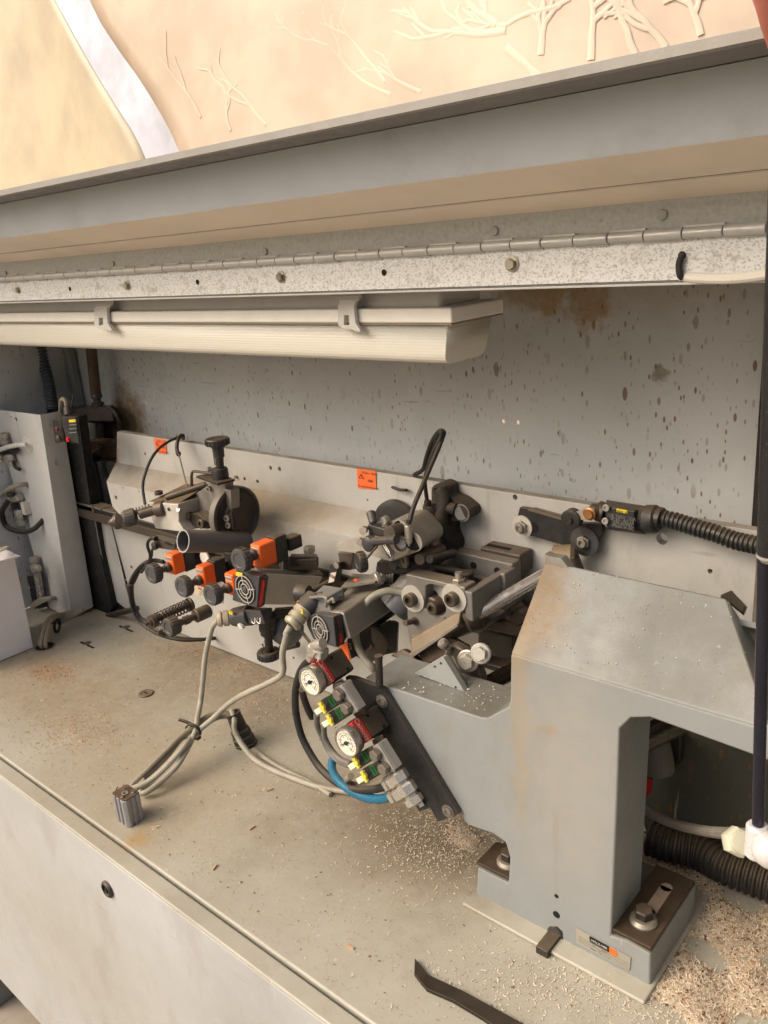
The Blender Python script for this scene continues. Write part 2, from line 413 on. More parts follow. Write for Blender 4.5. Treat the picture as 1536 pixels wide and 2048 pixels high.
# ---- machined mounting plate at the back of the worktop
pl_m = panel_mat('mounting_plate_paint', (.70, .69, .665), [
    (tuple(YP(480, 1010, .87)), .05, .8, (.25, 1, 1.2), (.50, .42, .30), .6),
    (tuple(YP(215, 890, .89)), .035, .6, (1, 1, .6), (.42, .32, .2), .8),
    (tuple(YP(225, 930, .89)), .03, .6, (1.5, 1, .8), (.45, .36, .25), .7)], .42, 0, .9)
mp = thing('mounting_plate', 'long off-white drilled plate standing along the back of the worktop', 'plate', (-.9, .9, 0))
def hl(px, py, r, y): return circ(YP(px, py, y), r, 10)
uh = [(290, 908, .003), (306, 910, .003), (541, 936, .0035), (559, 938, .0035), (622, 933, .002), (489, 958, .003), (515, 963, .003), (1030, 995, .0035), (1324, 1078, .007), (1420, 1143, .0028), (735, 1000, .0015)]
part(M().prism([(-1.545, .893, .355), (-1.521, .893, .424), (-.262, .893, .424), (-.262, .893, .002), (-.74, .893, .002), (-.74, .893, .355)], (0, .014, 0), [hl(x, y, r, .893) for x, y, r in uh if not (x == 622)]), 'upper_plate', pl_m, mp, .0015)
bh = [(246, 976, .002), (278, 983, .002), (232, 995, .0045)]
part(M().prism([(-1.525, .852, .327), (-1.545, .891, .355), (-.70, .891, .357), (-.70, .852, .329)][::1], (0, .0012, .0012)), 'sloping_ledge', pl_m, mp)
part(M().prism([(-1.525, .852, .327), (-.70, .852, .329), (-.70, .852, .262), (-1.50, .852, .262), (-1.52, .852, .275)], (0, .004, 0), [hl(x, y, r, .852) for x, y, r in bh]), 'middle_band', pl_m, mp)
lh = [(263, 1135, .004), (281, 1278, .0), (587, 1316, .002), (525, 1291, .003), (420, 1270, .0075)]
part(M().prism([(-1.565, .886, .002), (-1.60, .886, .225), (-.741, .886, .225), (-.741, .886, .002)], (0, .006, 0), [hl(x, y, r, .886) for x, y, r in lh if r > 0]), 'lower_plate', pl_m, mp, .0015)
part(M().hexa([(-1.61, .872, .03), (-1.575, .884, .004), (-1.598, .884, .222), (-1.63, .872, .222), (-1.612, .875, .03), (-1.577, .887, .004), (-1.60, .887, .222), (-1.632, .875, .222)]), 'bent_flange', pl_m, mp)
part(M().bx(-1.6, -.74, .90, .905, .002, .35), 'inner_web', blackm, mp)
tag(M().tube([YP(786, 975, .893), YP(786, 975, .884), YP(800, 979, .882), YP(812, 980, .884), YP(812, 980, .893)], .0022, 8).obj('edge_clip', rubber), 'small black cable clip in a slot of the off-white plate', 'clip')

# ---- warning stickers
def sticker(TL, TR, BR, BL, y, label, seed):
    c = [YP(*TL, y), YP(*TR, y), YP(*BR, y), YP(*BL, y)]; ctr = sum(c, Vector()) / 4
    t = thing('warning_sticker', label, 'sticker', ctr, 'orange warning stickers')
    pts = []
    for i in range(4):
        a, b, d = c[i], c[(i + 1) % 4], c[i - 1]
        pts += [a + (d - a).normalized() * .002, a + (d + b - 2 * a) * .02, a + (b - a).normalized() * .002]
    part(M().prism(pts, (0, -.0006, 0)), 'backing', stick, t)
    u = (c[1] - c[0]); v = (c[3] - c[0]); q = lambda a, b: c[0] + u * a + v * b + Vector((0, -.0009, 0))
    tr = M(); n = 3; P3 = [q(.22, .22), q(.08, .48), q(.40, .48)]; cc = sum(P3, Vector()) / 3
    inn = [cc + (p - cc) * .62 for p in P3]
    for i in range(3): tr.add([P3[i], P3[(i + 1) % 3], inn[(i + 1) % 3], inn[i]], [(0, 1, 2, 3)])
    tr.add([q(.225, .32), q(.255, .32), q(.245, .42), q(.235, .42)], [(0, 1, 2, 3)])
    part(tr, 'warning_triangle', ink, t)
    tx = M(); text_mesh(tx, '10 Jahre - Blatt', q(.64, .16), u, -v, .0048); text_mesh(tx, 'ABB', q(.70, .54), u, -v, .0060); text_mesh(tx, 'Zu spannen Kontrolle', q(.58, .86), u, -v, .0048)
    part(tx, 'lettering', ink, t)
sticker((714, 937), (752, 942), (753, 979), (716, 976), .892, 'orange warning sticker with black triangle left of the looped black hose', 1)
sticker((308, 876), (331, 880), (334, 909), (313, 905), .892, 'orange warning sticker behind the thin bowed black cable at left', 2)
# ================================================================ raised hood lid, hinge and roof
XL, XR = -2.3, .12
tn = lambda y, t: (y, .75 + y * t)
lidprof = [tn(.66, .0225), tn(.622, .042), tn(.56, .078), tn(.548, .154), tn(.522, .168), tn(.515, .1815), (.517, .8455), (.66, .8450), (.668, .775)]
lid_in = mt('hood_inside_paint', (.62, .635, .64), .5, 0, .05, .25, .3, .0002, 8)
lid_w = mt('hood_fold_bounce', (.95, .895, .82), .42, 0, .05, 0, .12, .0002, 8)  # bounce light on the downward folds put into this warm pale colour
lid = thing('hood_lid', 'long grey sheet metal hood lid swung open along the top', 'lid', (-.9, .6, .77))
def strip(pr, m=None): return (m or M()).prism([(XL, y, z) for y, z in pr], (XR - XL, 0, 0))
k1 = tn(.622, .042); k2 = tn(.6205, .0428)
part(strip([tn(.6625, .0225), k1, (k1[0], k1[1] + .004), (.6625, .772)]), 'inner_fold', lid_w, lid)
part(strip([(.6215, .7780), (.6195, .7775), (.6195, .7850), (.6215, .7850)]), 'seam', holem, lid)
part(strip([(k2[0] - .0012, k2[1] + .0010), tn(.56, .078), (.562, .80), (k2[0] - .0012, k2[1] + .006)]), 'outer_fold', lid_w, lid, .0006)
part(strip([tn(.5595, .0788), tn(.548, .154), (.5495, .8352), (.5625, .7985)]), 'inside_face', lid_in, lid)
part(strip([tn(.5478, .1548), tn(.522, .168), tn(.520, .1815), (.5475, .8435)]), 'edge_return', mt('hood_edge_paint', (.50, .49, .48), .5, 0, .05, .1, .1), lid, .0008)
part(strip([tn(.5215, .1685), (.5150, .8385), tn(.5145, .1822), (.5192, .8442)]), 'rubber_edge', mt('hood_lip', (.60, .585, .56), .45, 0, .05, .1, .1), lid)
part(strip([(.5205, .8445), (.5485, .8442), (.565, .802), (.66, .782), (.66, .790), (.570, .810), (.5500, .8452), (.5205, .8455)]), 'outer_skin', cast, lid)
# galvanised material
N = NT('galvanised'); v = N.n('ShaderNodeTexVoronoi'); v.inputs['Scale'].default_value = 620; v.inputs['Randomness'].default_value = 1
N.l(N.mapv((1, 1, 1.2)), v.inputs['Vector']); sep = N.n('ShaderNodeSeparateColor'); N.l(v.outputs['Color'], sep.inputs[0])
sp = N.ramp(sep.outputs[0], .55, .95, 0, 1); c1 = N.mix(sp, lin((.86, .86, .85)), lin((.72, .72, .70)))
c1 = N.mix(N.ramp(N.noise(60, 5, .7), .52, .72, 0, .55), c1, lin((.55, .52, .44)))
c1 = N.mix(N.ramp(N.noise(250, 4, .7), .60, .66, 0, .6), c1, lin((.42, .41, .38)))
N.set(c1, N.ramp(sep.outputs[1], 0, 1, .32, .55), .2); N.bump(N.noise(400, 3), .0002); galv = N.m
HY = .66
hg = thing('piano_hinge', 'long galvanised piano hinge joining the raised lid to the housing', 'hinge', (-.9, HY, .74))
part(M().bx(XL, XR, HY + .001, HY + .0028, .7395, .7655), 'upper_leaf', mt('galvanised_shaded', (.68, .68, .66), .5, .2, .10, 0, .3, .0002, 260), hg, label='shaded upper leaf screwed to the lid')  # shade on the upper leaf put into a darker zinc colour
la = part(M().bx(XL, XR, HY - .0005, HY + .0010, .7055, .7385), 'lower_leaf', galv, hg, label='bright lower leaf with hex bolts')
x0 = YP(815, 510, HY).x; x1 = YP(1453, 462, HY).x; pitch = (x1 - x0) / 10
i = 0; km = [None, None]
nk = 0
xs = x0 + pitch * 12
while xs > XL + pitch:
    j = nk % 2
    if km[j] is None:
        m = M().cyl((0, 0, 0), (pitch - .0009, 0, 0), .0046 - .0003 * j, seg=14, ch=.0004)
        m.bx(0, pitch - .0009, -.0012 + .0024, .0036, -.0058 if j == 0 else 0, 0 if j == 0 else .0058)
        me_o = m.obj('knuckle', steel if False else mt('hinge_steel', (.74, .74, .72), .4, .3, .05, .1, .2), None); km[j] = me_o
        off = me_o.location.copy()
        me_o['_off'] = tuple(off)
        o = me_o
    else:
        o = km[j].copy(); SC.collection.objects.link(o)
    o.parent = hg; o.location = Vector(km[j]['_off']) + Vector((xs, HY - .0036, .7400)) - Vector(hg['_w']); o.name = 'knuckle'
    xs -= pitch; nk += 1
hexm = mt('bolt_bare', (.66, .63, .58), .35, .7, .1, .1, .35)
for (x, y, r) in ((37, 580, .0048), (255, 571, .0055), (562, 554, .0058), (1024, 528, .0062)):
    p = YP(x, y, HY - .001); part(M().lathe(p, -ey, [(r * 1.15, 0), (r * 1.15, .0008), (r * .8, .0010)], 20).hexn(p + Vector((0, -.0008, 0)), -ey, r * .8, .0040), 'hex_bolt', hexm, hg)
for (x, y, r) in ((13, 545, .0042), (227, 527, .0045), (532, 503, .0050), (990, 462, .0058), (1325, 430, .0062)):
    p = YP(x, y, HY + .001); part(M().hexn(p, -ey, r * .72, .0022), 'hex_bolt', mt('painted_bolt', (.62, .62, .60), .5, .2, .1, .2, .3), hg)
for (x, y) in ((140, 578), (395, 564), (768, 545), (1364, 511)):
    p = YP(x, y, HY - .0008); part(M().lathe(p, -ey, [(.0032, 0), (.0032, .0003), (.0020, .0003)], 16), 'bolt_hole', holem, hg)
hs = hous
part(M().bx(XL, XR, HY + .0015, HY + .0035, .704, .7390), 'front_flange', cast, hs)
part(M().bx(XL, XR, HY - .0012, HY + .022, .7015, .7036), 'bottom_lip', mt('lip_paint', (.74, .73, .71), .4, 0, .04, .05, .1), hs, .0006)
part(M().bx(-1.84, XR, HY + .0045, 1.0, .745, .749), 'roof_sheet', cast, hs)
p0, p1, p2 = YP(1365, 511, HY - .0012), YP(1358, 530, HY - .004), YP(1361, 552, HY - .003)
tag(M().tube([p0 + Vector((0, .002, 0)), p0 + Vector((0, -.002, -.001)), p1, p2, p2 + Vector((.0, .012, -.003))], .0026, 8).obj('cable_tie', rubber), 'black cable tie through a hole in the bright hinge strip', 'cable tie')
tag(M().tube([YP(1362, 552, HY + .002), YP(1400, 556, HY - .002), YP(1460, 557, HY - .003), YP(1536, 548, HY - .003), YP(1640, 524, HY - .003)], .0040, 10).obj('lamp_cable', white), 'white cable sagging below the hinge strip at upper right', 'cable')

# ================================================================ fluorescent lamp
FY = .70
lc = YP(902, 615, FY); zt = lc.z; zb = YP(898, 647, FY).z; xe = lc.x; ye = FY + .098
lamp = thing('batten_lamp', 'long cream fluorescent batten lamp with ribbed cover under the hinge strip', 'lamp', (-.9, .75, .68))
lw = mt('lamp_body_plastic', (.86, .85, .82), .42, 0, .03, .1, .08); lr = mt('lamp_rim_plastic', (.92, .90, .86), .4, 0, .03, .1, .06)
part(M().hexa([(XL, FY + .012, zt - .002), (xe - .022, FY + .012, zt - .002), (xe - .024, FY + .020, .738), (XL, FY + .020, .738), (XL, ye - .008, zt - .002), (xe - .022, ye - .008, zt - .002), (xe - .024, ye - .016, .738), (XL, ye - .016, .738)]), 'body', lw, lamp, .006, segs=4)
part(M().bx(XL, xe, FY, ye, zb, zt), 'rim', lr, lamp, .0025, segs=3)
part(M().bx(XL, xe - .0015, FY + .0015, ye - .002, zb - .0018, zb - .0002), 'gasket', mt('lamp_gasket', (.55, .50, .43), .6), lamp)
N = NT('prismatic_cover'); N.set(lin((.97, .95, .89)), .2, 0); N.b.inputs['Transmission Weight'].default_value = .3
N.b.inputs['Subsurface Weight'].default_value = 0; N.b.inputs['IOR'].default_value = 1.45
wv = N.n('ShaderNodeTexWave', wave_type='BANDS', bands_direction='X'); wv.inputs['Scale'].default_value = 95; N.l(N.pos, wv.inputs['Vector'])
wz = N.n('ShaderNodeTexWave', wave_type='BANDS', bands_direction='Z'); wz.inputs['Scale'].default_value = 95; N.l(N.pos, wz.inputs['Vector'])
N.bump(N.math('ADD', wv.outputs['Fac'], wz.outputs['Fac']), .0005, .45)
xb = YP(889, 730, FY + .010).x; zd = YP(889, 730, FY + .010).z
y0, y1 = FY + .006, ye - .008; xt = xe - .010
# a real hollow tub: rounded cross-section swept along x, walls 2 mm
def tub(off, xend):
    pr = []
    for (cy, cz, a0) in ((y0 + .018 - 0, zd + .012, 270), (y1 - .018, zd + .012, 270)): pass
    L = [(y0 + off, zb - .002), (y0 + off + .003, zd + .014)]
    for k in range(0, 6):
        a = math.radians(180 + k * 18); L.append((y0 + .015 + (.012 - off) * math.cos(a), zd + .012 + (.012 - off) * math.sin(a)))
    R_ = [(y0 + y1 - y, z) for y, z in L[::-1]]
    return L + R_
m = M(); o1 = tub(0, 0); o2 = tub(.002, 0)
n = len(o1); vs = [(XL, y, z) for y, z in o1] + [(xb + (xt - xb) * (z - zd) / (zb - zd), y, z) for y, z in o1]
fs = [(i, i + 1, n + i + 1, n + i) for i in range(n - 1)] + [tuple(range(n, 2 * n))]
m.add(vs, fs); cov = m.obj('cover', N.m, lamp, ang=50)
sl = cov.modifiers.new('thickness', 'SOLIDIFY'); sl.thickness = .002; sl.offset = -1
part(M().bx(XL, xe - .030, FY + .028, ye - .028, zb - .004, zb - .001), 'gear_tray', mt('gear_tray', (.95, .94, .90), .35, 0, .02, 0, 0), lamp)
part(M().cyl((XL, FY + .040, zb - .018), (xe - .05, FY + .040, zb - .018), .0125, seg=20), 'tube', mt('tube_glass', (.96, .94, .86), .25, 0, .02, 0, 0), lamp)
C4 = zm(0, 540, 1.536)
clipm = mt('clip_plastic', (.76, .75, .72), .4, 0, .03, .05, .1)
def clip(dx, dy, s, y=FY - .002):
    q = lambda a, b: C4(1082 + dx + (a - 1082) * s, 120 + dy + (b - 120) * s, y)
    poly = [q(*p) for p in ((1050, 54), (1117, 54), (1112, 88), (1100, 97), (1097, 112), (1101, 160), (1118, 187), (1108, 190), (1088, 181), (1060, 179), (1047, 166), (1046, 108), (1055, 86))]
    hole = [q(*p) for p in ((1066, 138), (1066, 168), (1082, 168), (1080, 138))]
    c = part(M().prism(poly, (0, -.005, 0), [hole]), 'clip', clipm, lamp, .0008)
    for k in range(6):
        a, b = q(1056, 60 + k * 6) + Vector((0, -.005, 0)), q(1112, 60 + k * 6) + Vector((0, -.005, 0))
        sub(c, 'rib', M().cyl(a, b, .0008, seg=6), clipm)
clip(0, 0, 1); clip(-757, 12, .78)
gp = Vector((xe - .024, FY + .052, .712)); gl = part(M().lathe(gp, ex, [(.017, 0), (.017, .003), (.013, .004), (.013, .009), (.010, .010)], 28), 'cable_gland', lw, lamp)
sub(gl, 'ring', M().ring(gp + ex * .009, ex, .0085, .0055, .003), blackm)
tag(M().tube([gp + ex * .006, gp + Vector((.022, 0, .004)), gp + Vector((.035, .003, .008)), gp + Vector((.05, .01, .035))], .0038, 10).obj('lamp_lead', rubber), 'short black lead entering the end of the batten lamp', 'cable')

# ================================================================ left end: white sheet column
CYF = .796
colm = panel_mat('column_paint', (.79, .785, .765), [(tuple(YP(150, 1200, .83)), .03, .6, (1, 1, 1), (.5, .44, .36), .5)], .42, 0, .2, None, .03)
fr = lambda x, y: YP(x, y, CYF)
ct = fr(80, 830); cb = fr(143, 1238); bt = YP(122, 822, .85); bb = YP(187, 1213, .85)
col = thing('sheet_column', 'tall white folded sheet column with cable holes beside the black brush strip', 'column', cb)
hc = [circ(fr(x / 3.072, 680 + y / 3.072), r, 12) for x, y, r in ((98, 486, .0045), (66, 472, .0022), (166, 888, .006), (260, 1110, .006))]
part(M().prism([fr(-60, 812), ct, cb, fr(98, 1215), fr(14, 925), fr(-60, 905)], (0, .0025, 0), hc), 'front_sheet', colm, col, .001)
part(M().hexa([ct, cb, bb, bt, ct + Vector((-.0025, .0026, 0)), cb + Vector((-.0025, .0026, 0)), bb + Vector((-.0025, 0, 0)), bt + Vector((-.0025, 0, 0))]), 'side_sheet', colm, col, .001)
def onside(x, y):                                      # point on the side sheet
    n = (cb - ct).cross(bt - ct).normalized(); r = ray(x, y); o = Vector((0, 0, CAMZ)); t = (ct - o).dot(n) / r.dot(n); return o + r * t, (n if n.dot(r) < 0 else -n)
for (x, y, r) in ((398, 802, .006), (402, 860, .0035), (520, 1566, .006)):
    p, n = onside(x / 3.072, 680 + y / 3.072); part(M().lathe(p, n, [(r, .0002), (r, .0012), (r * .6, .0012)], 16), 'hole_plug', blackp, col)
for (x, y) in ((308, 522), (333, 752)):
    p, n = onside(x / 3.072, 680 + y / 3.072); part(M().box(p + n * .001, (.012, .016, .002), ez, n), 'latch_tab', alu, col); part(M().bolt(p + n * .002, n, .004, .003), 'screw', alu, col)
bs = thing('brush_strip', 'black brush strip behind the white sheet column', 'strip', YP(205, 1230, .865))
z1 = lambda x, y, yy: A1(x, y, yy)
part(M().prism([z1(400, 440, .858), z1(480, 470, .858), z1(520, 760, .858), z1(560, 1040, .858), z1(610, 1300, .858), z1(690, 1640, .858), z1(640, 1720, .858), z1(480, 1722, .858)], (0, .02, 0)), 'strip_body', mt('black_brush', (.075, .072, .07), .75, 0, .3, .1, .3, .001, 60), bs)
m = M()
for k in range(26):
    t = k / 26; a = z1(560 + 55 * t, 1010 + 300 * t, .856); m.tube([a, a + Vector((.012, -.004, -.006)), a + Vector((.018, -.006, -.014 - .008 * random.random()))], .0007, 4, 3)
part(m, 'bristles', rubber, bs)
# limit switch on the column
s0, n0 = onside(142, 850)
ls = thing('limit_switch', 'black limit switch with yellow label on top of the white column', 'switch', s0)
part(M().prism([z1(330, 490, .80), z1(385, 487, .80), z1(410, 622, .80), z1(350, 632, .80)], (0, -.004, 0)), 'base_plate', blackp, ls, .001)
bd = part(M().hexa([z1(372, 470, .785), z1(462, 475, .785), z1(488, 640, .785), z1(408, 612, .785), z1(395, 455, .815), z1(485, 470, .815), z1(492, 640, .815), z1(440, 640, .815)]), 'body', blackp, ls, .002)
q = [z1(424, 490, .7835), z1(465, 487, .7835), z1(468, 503, .7835), z1(427, 507, .7835)]
sub(bd, 'yellow_label', M().prism(q, (0, -.0006, 0)), yellowl)
m = M()
for k in range(3): m.hexa([z1(425, 520 + k * 24, .7835), z1(470, 516 + k * 24, .7835), z1(471, 522 + k * 24, .7835), z1(426, 526 + k * 24, .7835)] + [z1(425, 520 + k * 24, .783), z1(470, 516 + k * 24, .783), z1(471, 522 + k * 24, .783), z1(426, 526 + k * 24, .783)])
sub(bd, 'print_lines', m, mt('grey_print', (.45, .45, .43), .6))
part(M().lathe(z1(357, 545, .79), -ey, [(.0042, 0), (.0042, .004), (.003, .005)], 14), 'red_roller', mt('dull_red', (.45, .16, .13)), ls)
part(M().lathe(z1(368, 603, .79), -ey, [(.007, 0), (.007, .005), (.004, .007)], 14), 'roller', browns, ls)
part(M().lathe(z1(424, 610, .785), -ey, [(.005, 0), (.005, .004)], 12), 'red_screw', redm, ls)
part(M().cyl(z1(425, 460, .80), z1(410, 405, .80), .010, .007, ch=.002), 'gland', blackp, ls)
tag(M().tube([z1(410, 410, .80), z1(400, 370, .80), z1(380, 365, .80), z1(372, 395, .81), z1(372, 440, .82)], .0042, 8).obj('switch_cable', cabled), 'grey cable curling out of the switch on the white column', 'cable')
tag(M().tube([z1(440, 415, .80), z1(455, 335, .80)], .0022, 6).obj('tie_tail', rubber), 'black cable tie tail sticking up behind the column switch', 'cable tie')
# corrugated conduit and air line behind
tag(M().corr([z1(240, -60, .93), z1(262, 120, .93), z1(300, 270, .92), z1(325, 440, .90)], .0130, .0078, .26).obj('corrugated_conduit', mt('blue_black_conduit', (.30, .33, .36), .45, 0, .15, .35, .1)), 'blue-black corrugated conduit dropping behind the white column', 'conduit')
rc = thing('lift_cylinder', 'brown dusty piston rod above a greasy bracket in the far left corner', 'cylinder', z1(600, 410, .95))
part(M().cyl(z1(548, -60, .95), z1(590, 340, .95), .0115, ch=.001), 'rod_tube', rusty, rc)
part(M().lathe(z1(590, 325, .95), z1(603, 410, .95) - z1(590, 325, .95), [(.010, 0), (.012, .004), (.012, .010), (.008, .013), (.008, .02), (.014, .022), (.014, .032)], 14), 'rod_end', browns, rc)
part(M().hexa([z1(460, 420, .93), z1(680, 408, .95), z1(700, 500, .95), z1(540, 500, .93), z1(440, 405, .985), z1(700, 400, .985), z1(715, 490, .985), z1(460, 490, .985)]), 'bracket_cap', browns, rc, .002)
part(M().hexa([z1(530, 620, .93), z1(710, 610, .93), z1(725, 720, .93), z1(520, 755, .93), z1(540, 590, .97), z1(735, 610, .97), z1(752, 722, .97), z1(540, 760, .97)]), 'guide_block', rusty, rc, .002)
part(M().cyl(z1(570, 500, .95), z1(580, 610, .95), .012), 'guide_pin', alu, rc); part(M().cyl(z1(620, 500, .955), z1(628, 610, .955), .009), 'guide_pin', blackm, rc)
part(M().hexa([z1(535, 500, .975), z1(725, 500, .975), z1(735, 600, .975), z1(540, 620, .975), z1(535, 500, .985), z1(725, 500, .985), z1(735, 600, .985), z1(540, 620, .985)]), 'back_web', browns, rc)
for (x, y) in ((625, 640), (705, 630), (620, 715)): part(M().bolt(z1(x, y, .93), -ey, .007, .006), 'screw', browns, rc)
part(M().cyl(z1(530, 710, .925), z1(610, 690, .92), .008, ch=.001), 'pivot', rusty, rc)
tag(M().tube([z1(640, 405, .93), z1(700, 440, .92), z1(730, 500, .92), z1(740, 560, .93)], .0035, 8).obj('black_air_hose', rubber), 'short black hose arching over the greasy corner bracket', 'hose')

# ---- valves at the left edge
def fitting(m, p, ax, r, L): m.lathe(p, ax, [(r * .8, 0), (r, L * .1), (r, L * .45), (r * .7, L * .5), (r * .7, L * .6), (r * .95, L * .65), (r * .95, L * .92), (r * .6, L)], 6); return m
VY = .785
va = thing('air_valve', 'upper black and nickel air valve at the far left on the white column', 'valve', z1(60, 680, VY), 'air valves on the white column')
part(M().hexa([z1(-60, 650, VY), z1(90, 640, VY), z1(112, 698, VY), z1(-60, 720, VY), z1(-60, 640, VY + .02), z1(95, 632, VY + .02), z1(115, 690, VY + .02), z1(-60, 710, VY + .02)]), 'body', blackp, va, .001)
part(fitting(M(), z1(40, 650, VY), ez, .010, .030), 'top_fitting', brass, va); part(fitting(M(), z1(60, 700, VY), -ez, .010, .026), 'bottom_fitting', brass, va)
part(fitting(M(), z1(-10, 700, VY - .01), -ez, .009, .02), 'side_fitting', brass, va)
part(M().tube([z1(82, 745, VY), z1(95, 780, VY), z1(122, 795, VY)], .004, 8), 'outlet_hose', rubber, va)
gr = fr(172 / 3.072, 680 + 640 / 3.072)
tag(M().lathe(gr, -ey, [(.019, .0002), (.018, .002), (.010, .0022)], 28, ).obj('grommet', white), 'flat round white grommet with a white tube entering it', 'grommet')
tag(M().tube([z1(-40, 690, VY - .012), z1(40, 660, VY - .012), z1(110, 645, VY - .008), z1(162, 643, VY)], .0052, 8).obj('white_air_tube', mt('milky_tube', (.80, .80, .77), .3, 0, .03, .05, .1)), 'milky tube running from the left edge into the round grommet', 'tube')
vb = thing('air_valve', 'middle air valve cluster wrapped by a looping black hose at the far left', 'valve', z1(70, 1050, VY), 'air valves on the white column')
part(M().hexa([z1(20, 1010, VY), z1(140, 1000, VY), z1(150, 1090, VY), z1(20, 1100, VY), z1(20, 1000, VY + .02), z1(160, 1005, VY + .02), z1(165, 1080, VY + .02), z1(20, 1090, VY + .02)]), 'body', blackp, vb, .001)
part(fitting(M(), z1(60, 970, VY - .005), Vector((1, .2, .1)), .012, .040), 'top_fitting', brass, vb); part(fitting(M(), z1(115, 1040, VY - .002), -ez, .012, .04), 'bottom_fitting', brass, vb)
part(M().box(z1(50, 1110, VY), (.032, .02, .024)), 'manifold', steel, vb, .001)
part(M().box(z1(165, 1030, VY + .006), (.014, .02, .028)), 'side_block', white, vb, .001)
part(M().lathe(z1(70, 960, VY - .01), ez, [(.009, 0), (.009, .008), (.004, .010)], 14), 'cap', blackp, vb)
tag(M().tube([z1(-40, 985, VY - .02), z1(30, 930, VY - .016), z1(100, 895, VY - .01), z1(166, 886, VY + .012)], .0052, 8).obj('clear_air_tube', cable), 'pale grey tube arching from left edge into an upper column hole', 'tube')
tag(M().tube([z1(50, 990, VY - .018), z1(12, 1060, VY - .03), z1(40, 1145, VY - .025), z1(120, 1176, VY - .02), z1(200, 1165, VY - .01), z1(262, 1110, VY + .012)], .0058, 8).obj('black_air_hose', rubber), 'black hose looping under the middle left valve into the column', 'hose')
vc = thing('valve_terminal', 'stack of black solenoid valves with white labels behind the white box', 'valve', z1(200, 1650, VY), None)
for k in range(4):
    b = part(M().hexa([z1(130 + k * 6, 1450 + k * 50, VY), z1(215 + k * 3, 1455 + k * 48, VY), z1(222 + k * 3, 1500 + k * 48, VY), z1(135 + k * 6, 1496 + k * 50, VY)] + [z1(150 + k * 6, 1440 + k * 50, VY + .02), z1(225 + k * 3, 1450 + k * 48, VY + .02), z1(228 + k * 3, 1496 + k * 48, VY + .02), z1(155 + k * 6, 1490 + k * 50, VY + .02)]), 'valve_slice', blackp, vc, .001)
    if k: sub(b, 'label', M().hexa([z1(140 + k * 6, 1462 + k * 50, VY - .0003), z1(175 + k * 6, 1464 + k * 49, VY - .0003), z1(178 + k * 6, 1482 + k * 49, VY - .0003), z1(142 + k * 6, 1480 + k * 50, VY - .0003)] + [z1(140 + k * 6, 1462 + k * 50, VY), z1(175 + k * 6, 1464 + k * 49, VY), z1(178 + k * 6, 1482 + k * 49, VY), z1(142 + k * 6, 1480 + k * 50, VY)]), white)
part(M().hexa([z1(205, 1435, VY - .004), z1(248, 1430, VY - .004), z1(275, 1590, VY - .004), z1(232, 1600, VY - .004), z1(215, 1430, VY + .01), z1(258, 1425, VY + .01), z1(285, 1585, VY + .01), z1(240, 1595, VY + .01)]), 'manifold', alu, vc, .001)
for (x, y) in ((240, 1475), (250, 1520), (258, 1565)): part(M().hexn(z1(x, y, VY - .005), -ey, .007, .005), 'plug', brass, vc)
part(fitting(M(), z1(228, 1425, VY - .002), ez, .012, .038), 'elbow_fitting', brass, vc); part(fitting(M(), z1(205, 1395, VY - .008), Vector((1, -.1, .1)), .010, .03), 'elbow_fitting', brass, vc)
for k in range(3):
    part(M().tube([z1(180, 1660 - k * 12, VY + .002), z1(240, 1618 - k * 10, VY - .008), z1(300, 1592 - k * 4, VY - .004), z1(345, 1585, VY + .01)], .0042, 8), 'air_tube', cable, vc)
part(M().cyl(z1(180, 1675, VY - .01), z1(285, 1645, VY - .01), .002), 'wire', chrome, vc)
# cables leaving through the worktop
bq = ZP(375 / 3.072, 680 + 1735 / 3.072, .02)
hp = ZP(275 / 3.072, 680 + 1885 / 3.072, 0)
t = thing('cable_bundle', 'bundle of grey cables going down a round hole near the white box', 'cables', hp)
part(M().lathe(hp, ez, [(.022, .0003), (.022, .0008), (.019, .0008)], 24), 'hole_rim', mt('hole_rim_paint', (.50, .47, .42), .6), t)
part(M().lathe(hp, ez, [(.0185, .0006), (.0185, .0013)], 24), 'hole', holem, t)
for k, (dx, dy) in enumerate(((-14, -6), (-5, 0), (6, 3), (15, 0), (2, -8))):
    b = hp + Vector((dx * .0006, dy * .0006, 0))
    part(M().tube([b - ez * .004, b + ez * .014, b.lerp(bq, .5) + Vector((0, 0, .026 + .003 * k)), bq + Vector((0, .004 * k, .004 * k)), bq + Vector((.05, .03 + .004 * k, .03))], .0040, 8), 'cable', cabled, t)
bp = ZP(345 / 3.072, 680 + 1755 / 3.072, .022)
part(M().ring(bp, Vector((1, .8, -.1)), .016, .011, .004), 'band', rubber, t)
# slots in the worktop
for i, (x, y) in enumerate(((172, 1289), (250, 1257))):
    p = ZP(x, y, .0002)
    t = thing('worktop_slot', ['narrow dark slot with a key hole in worktop near the cable bundle', 'narrow dark slot in worktop close to the foot of the black brush strip'][i], 'slot', p)
    part(M().bx(p.x - .022, p.x - .003, p.y - .0025, p.y + .0025, .0003, .0008), 'slit', holem, t); part(M().bx(p.x + .004, p.x + .030, p.y - .0022, p.y + .0022, .0003, .0008), 'slit', holem, t)
    part(M().lathe(p - ex * .004 + ey * .006, ez, [(.0075, .0001), (.0075, .0010), (.0045, .0012)], 16), 'key_hole', blackm, t)
# dark bar on the worktop by the flange
tag(M().cyl(YP(215, 1232, .855), YP(274, 1217, .855), .0065, ch=.001).obj('stop_bar', blackm), 'short dark round bar lying at the foot of the back plate', 'bar')
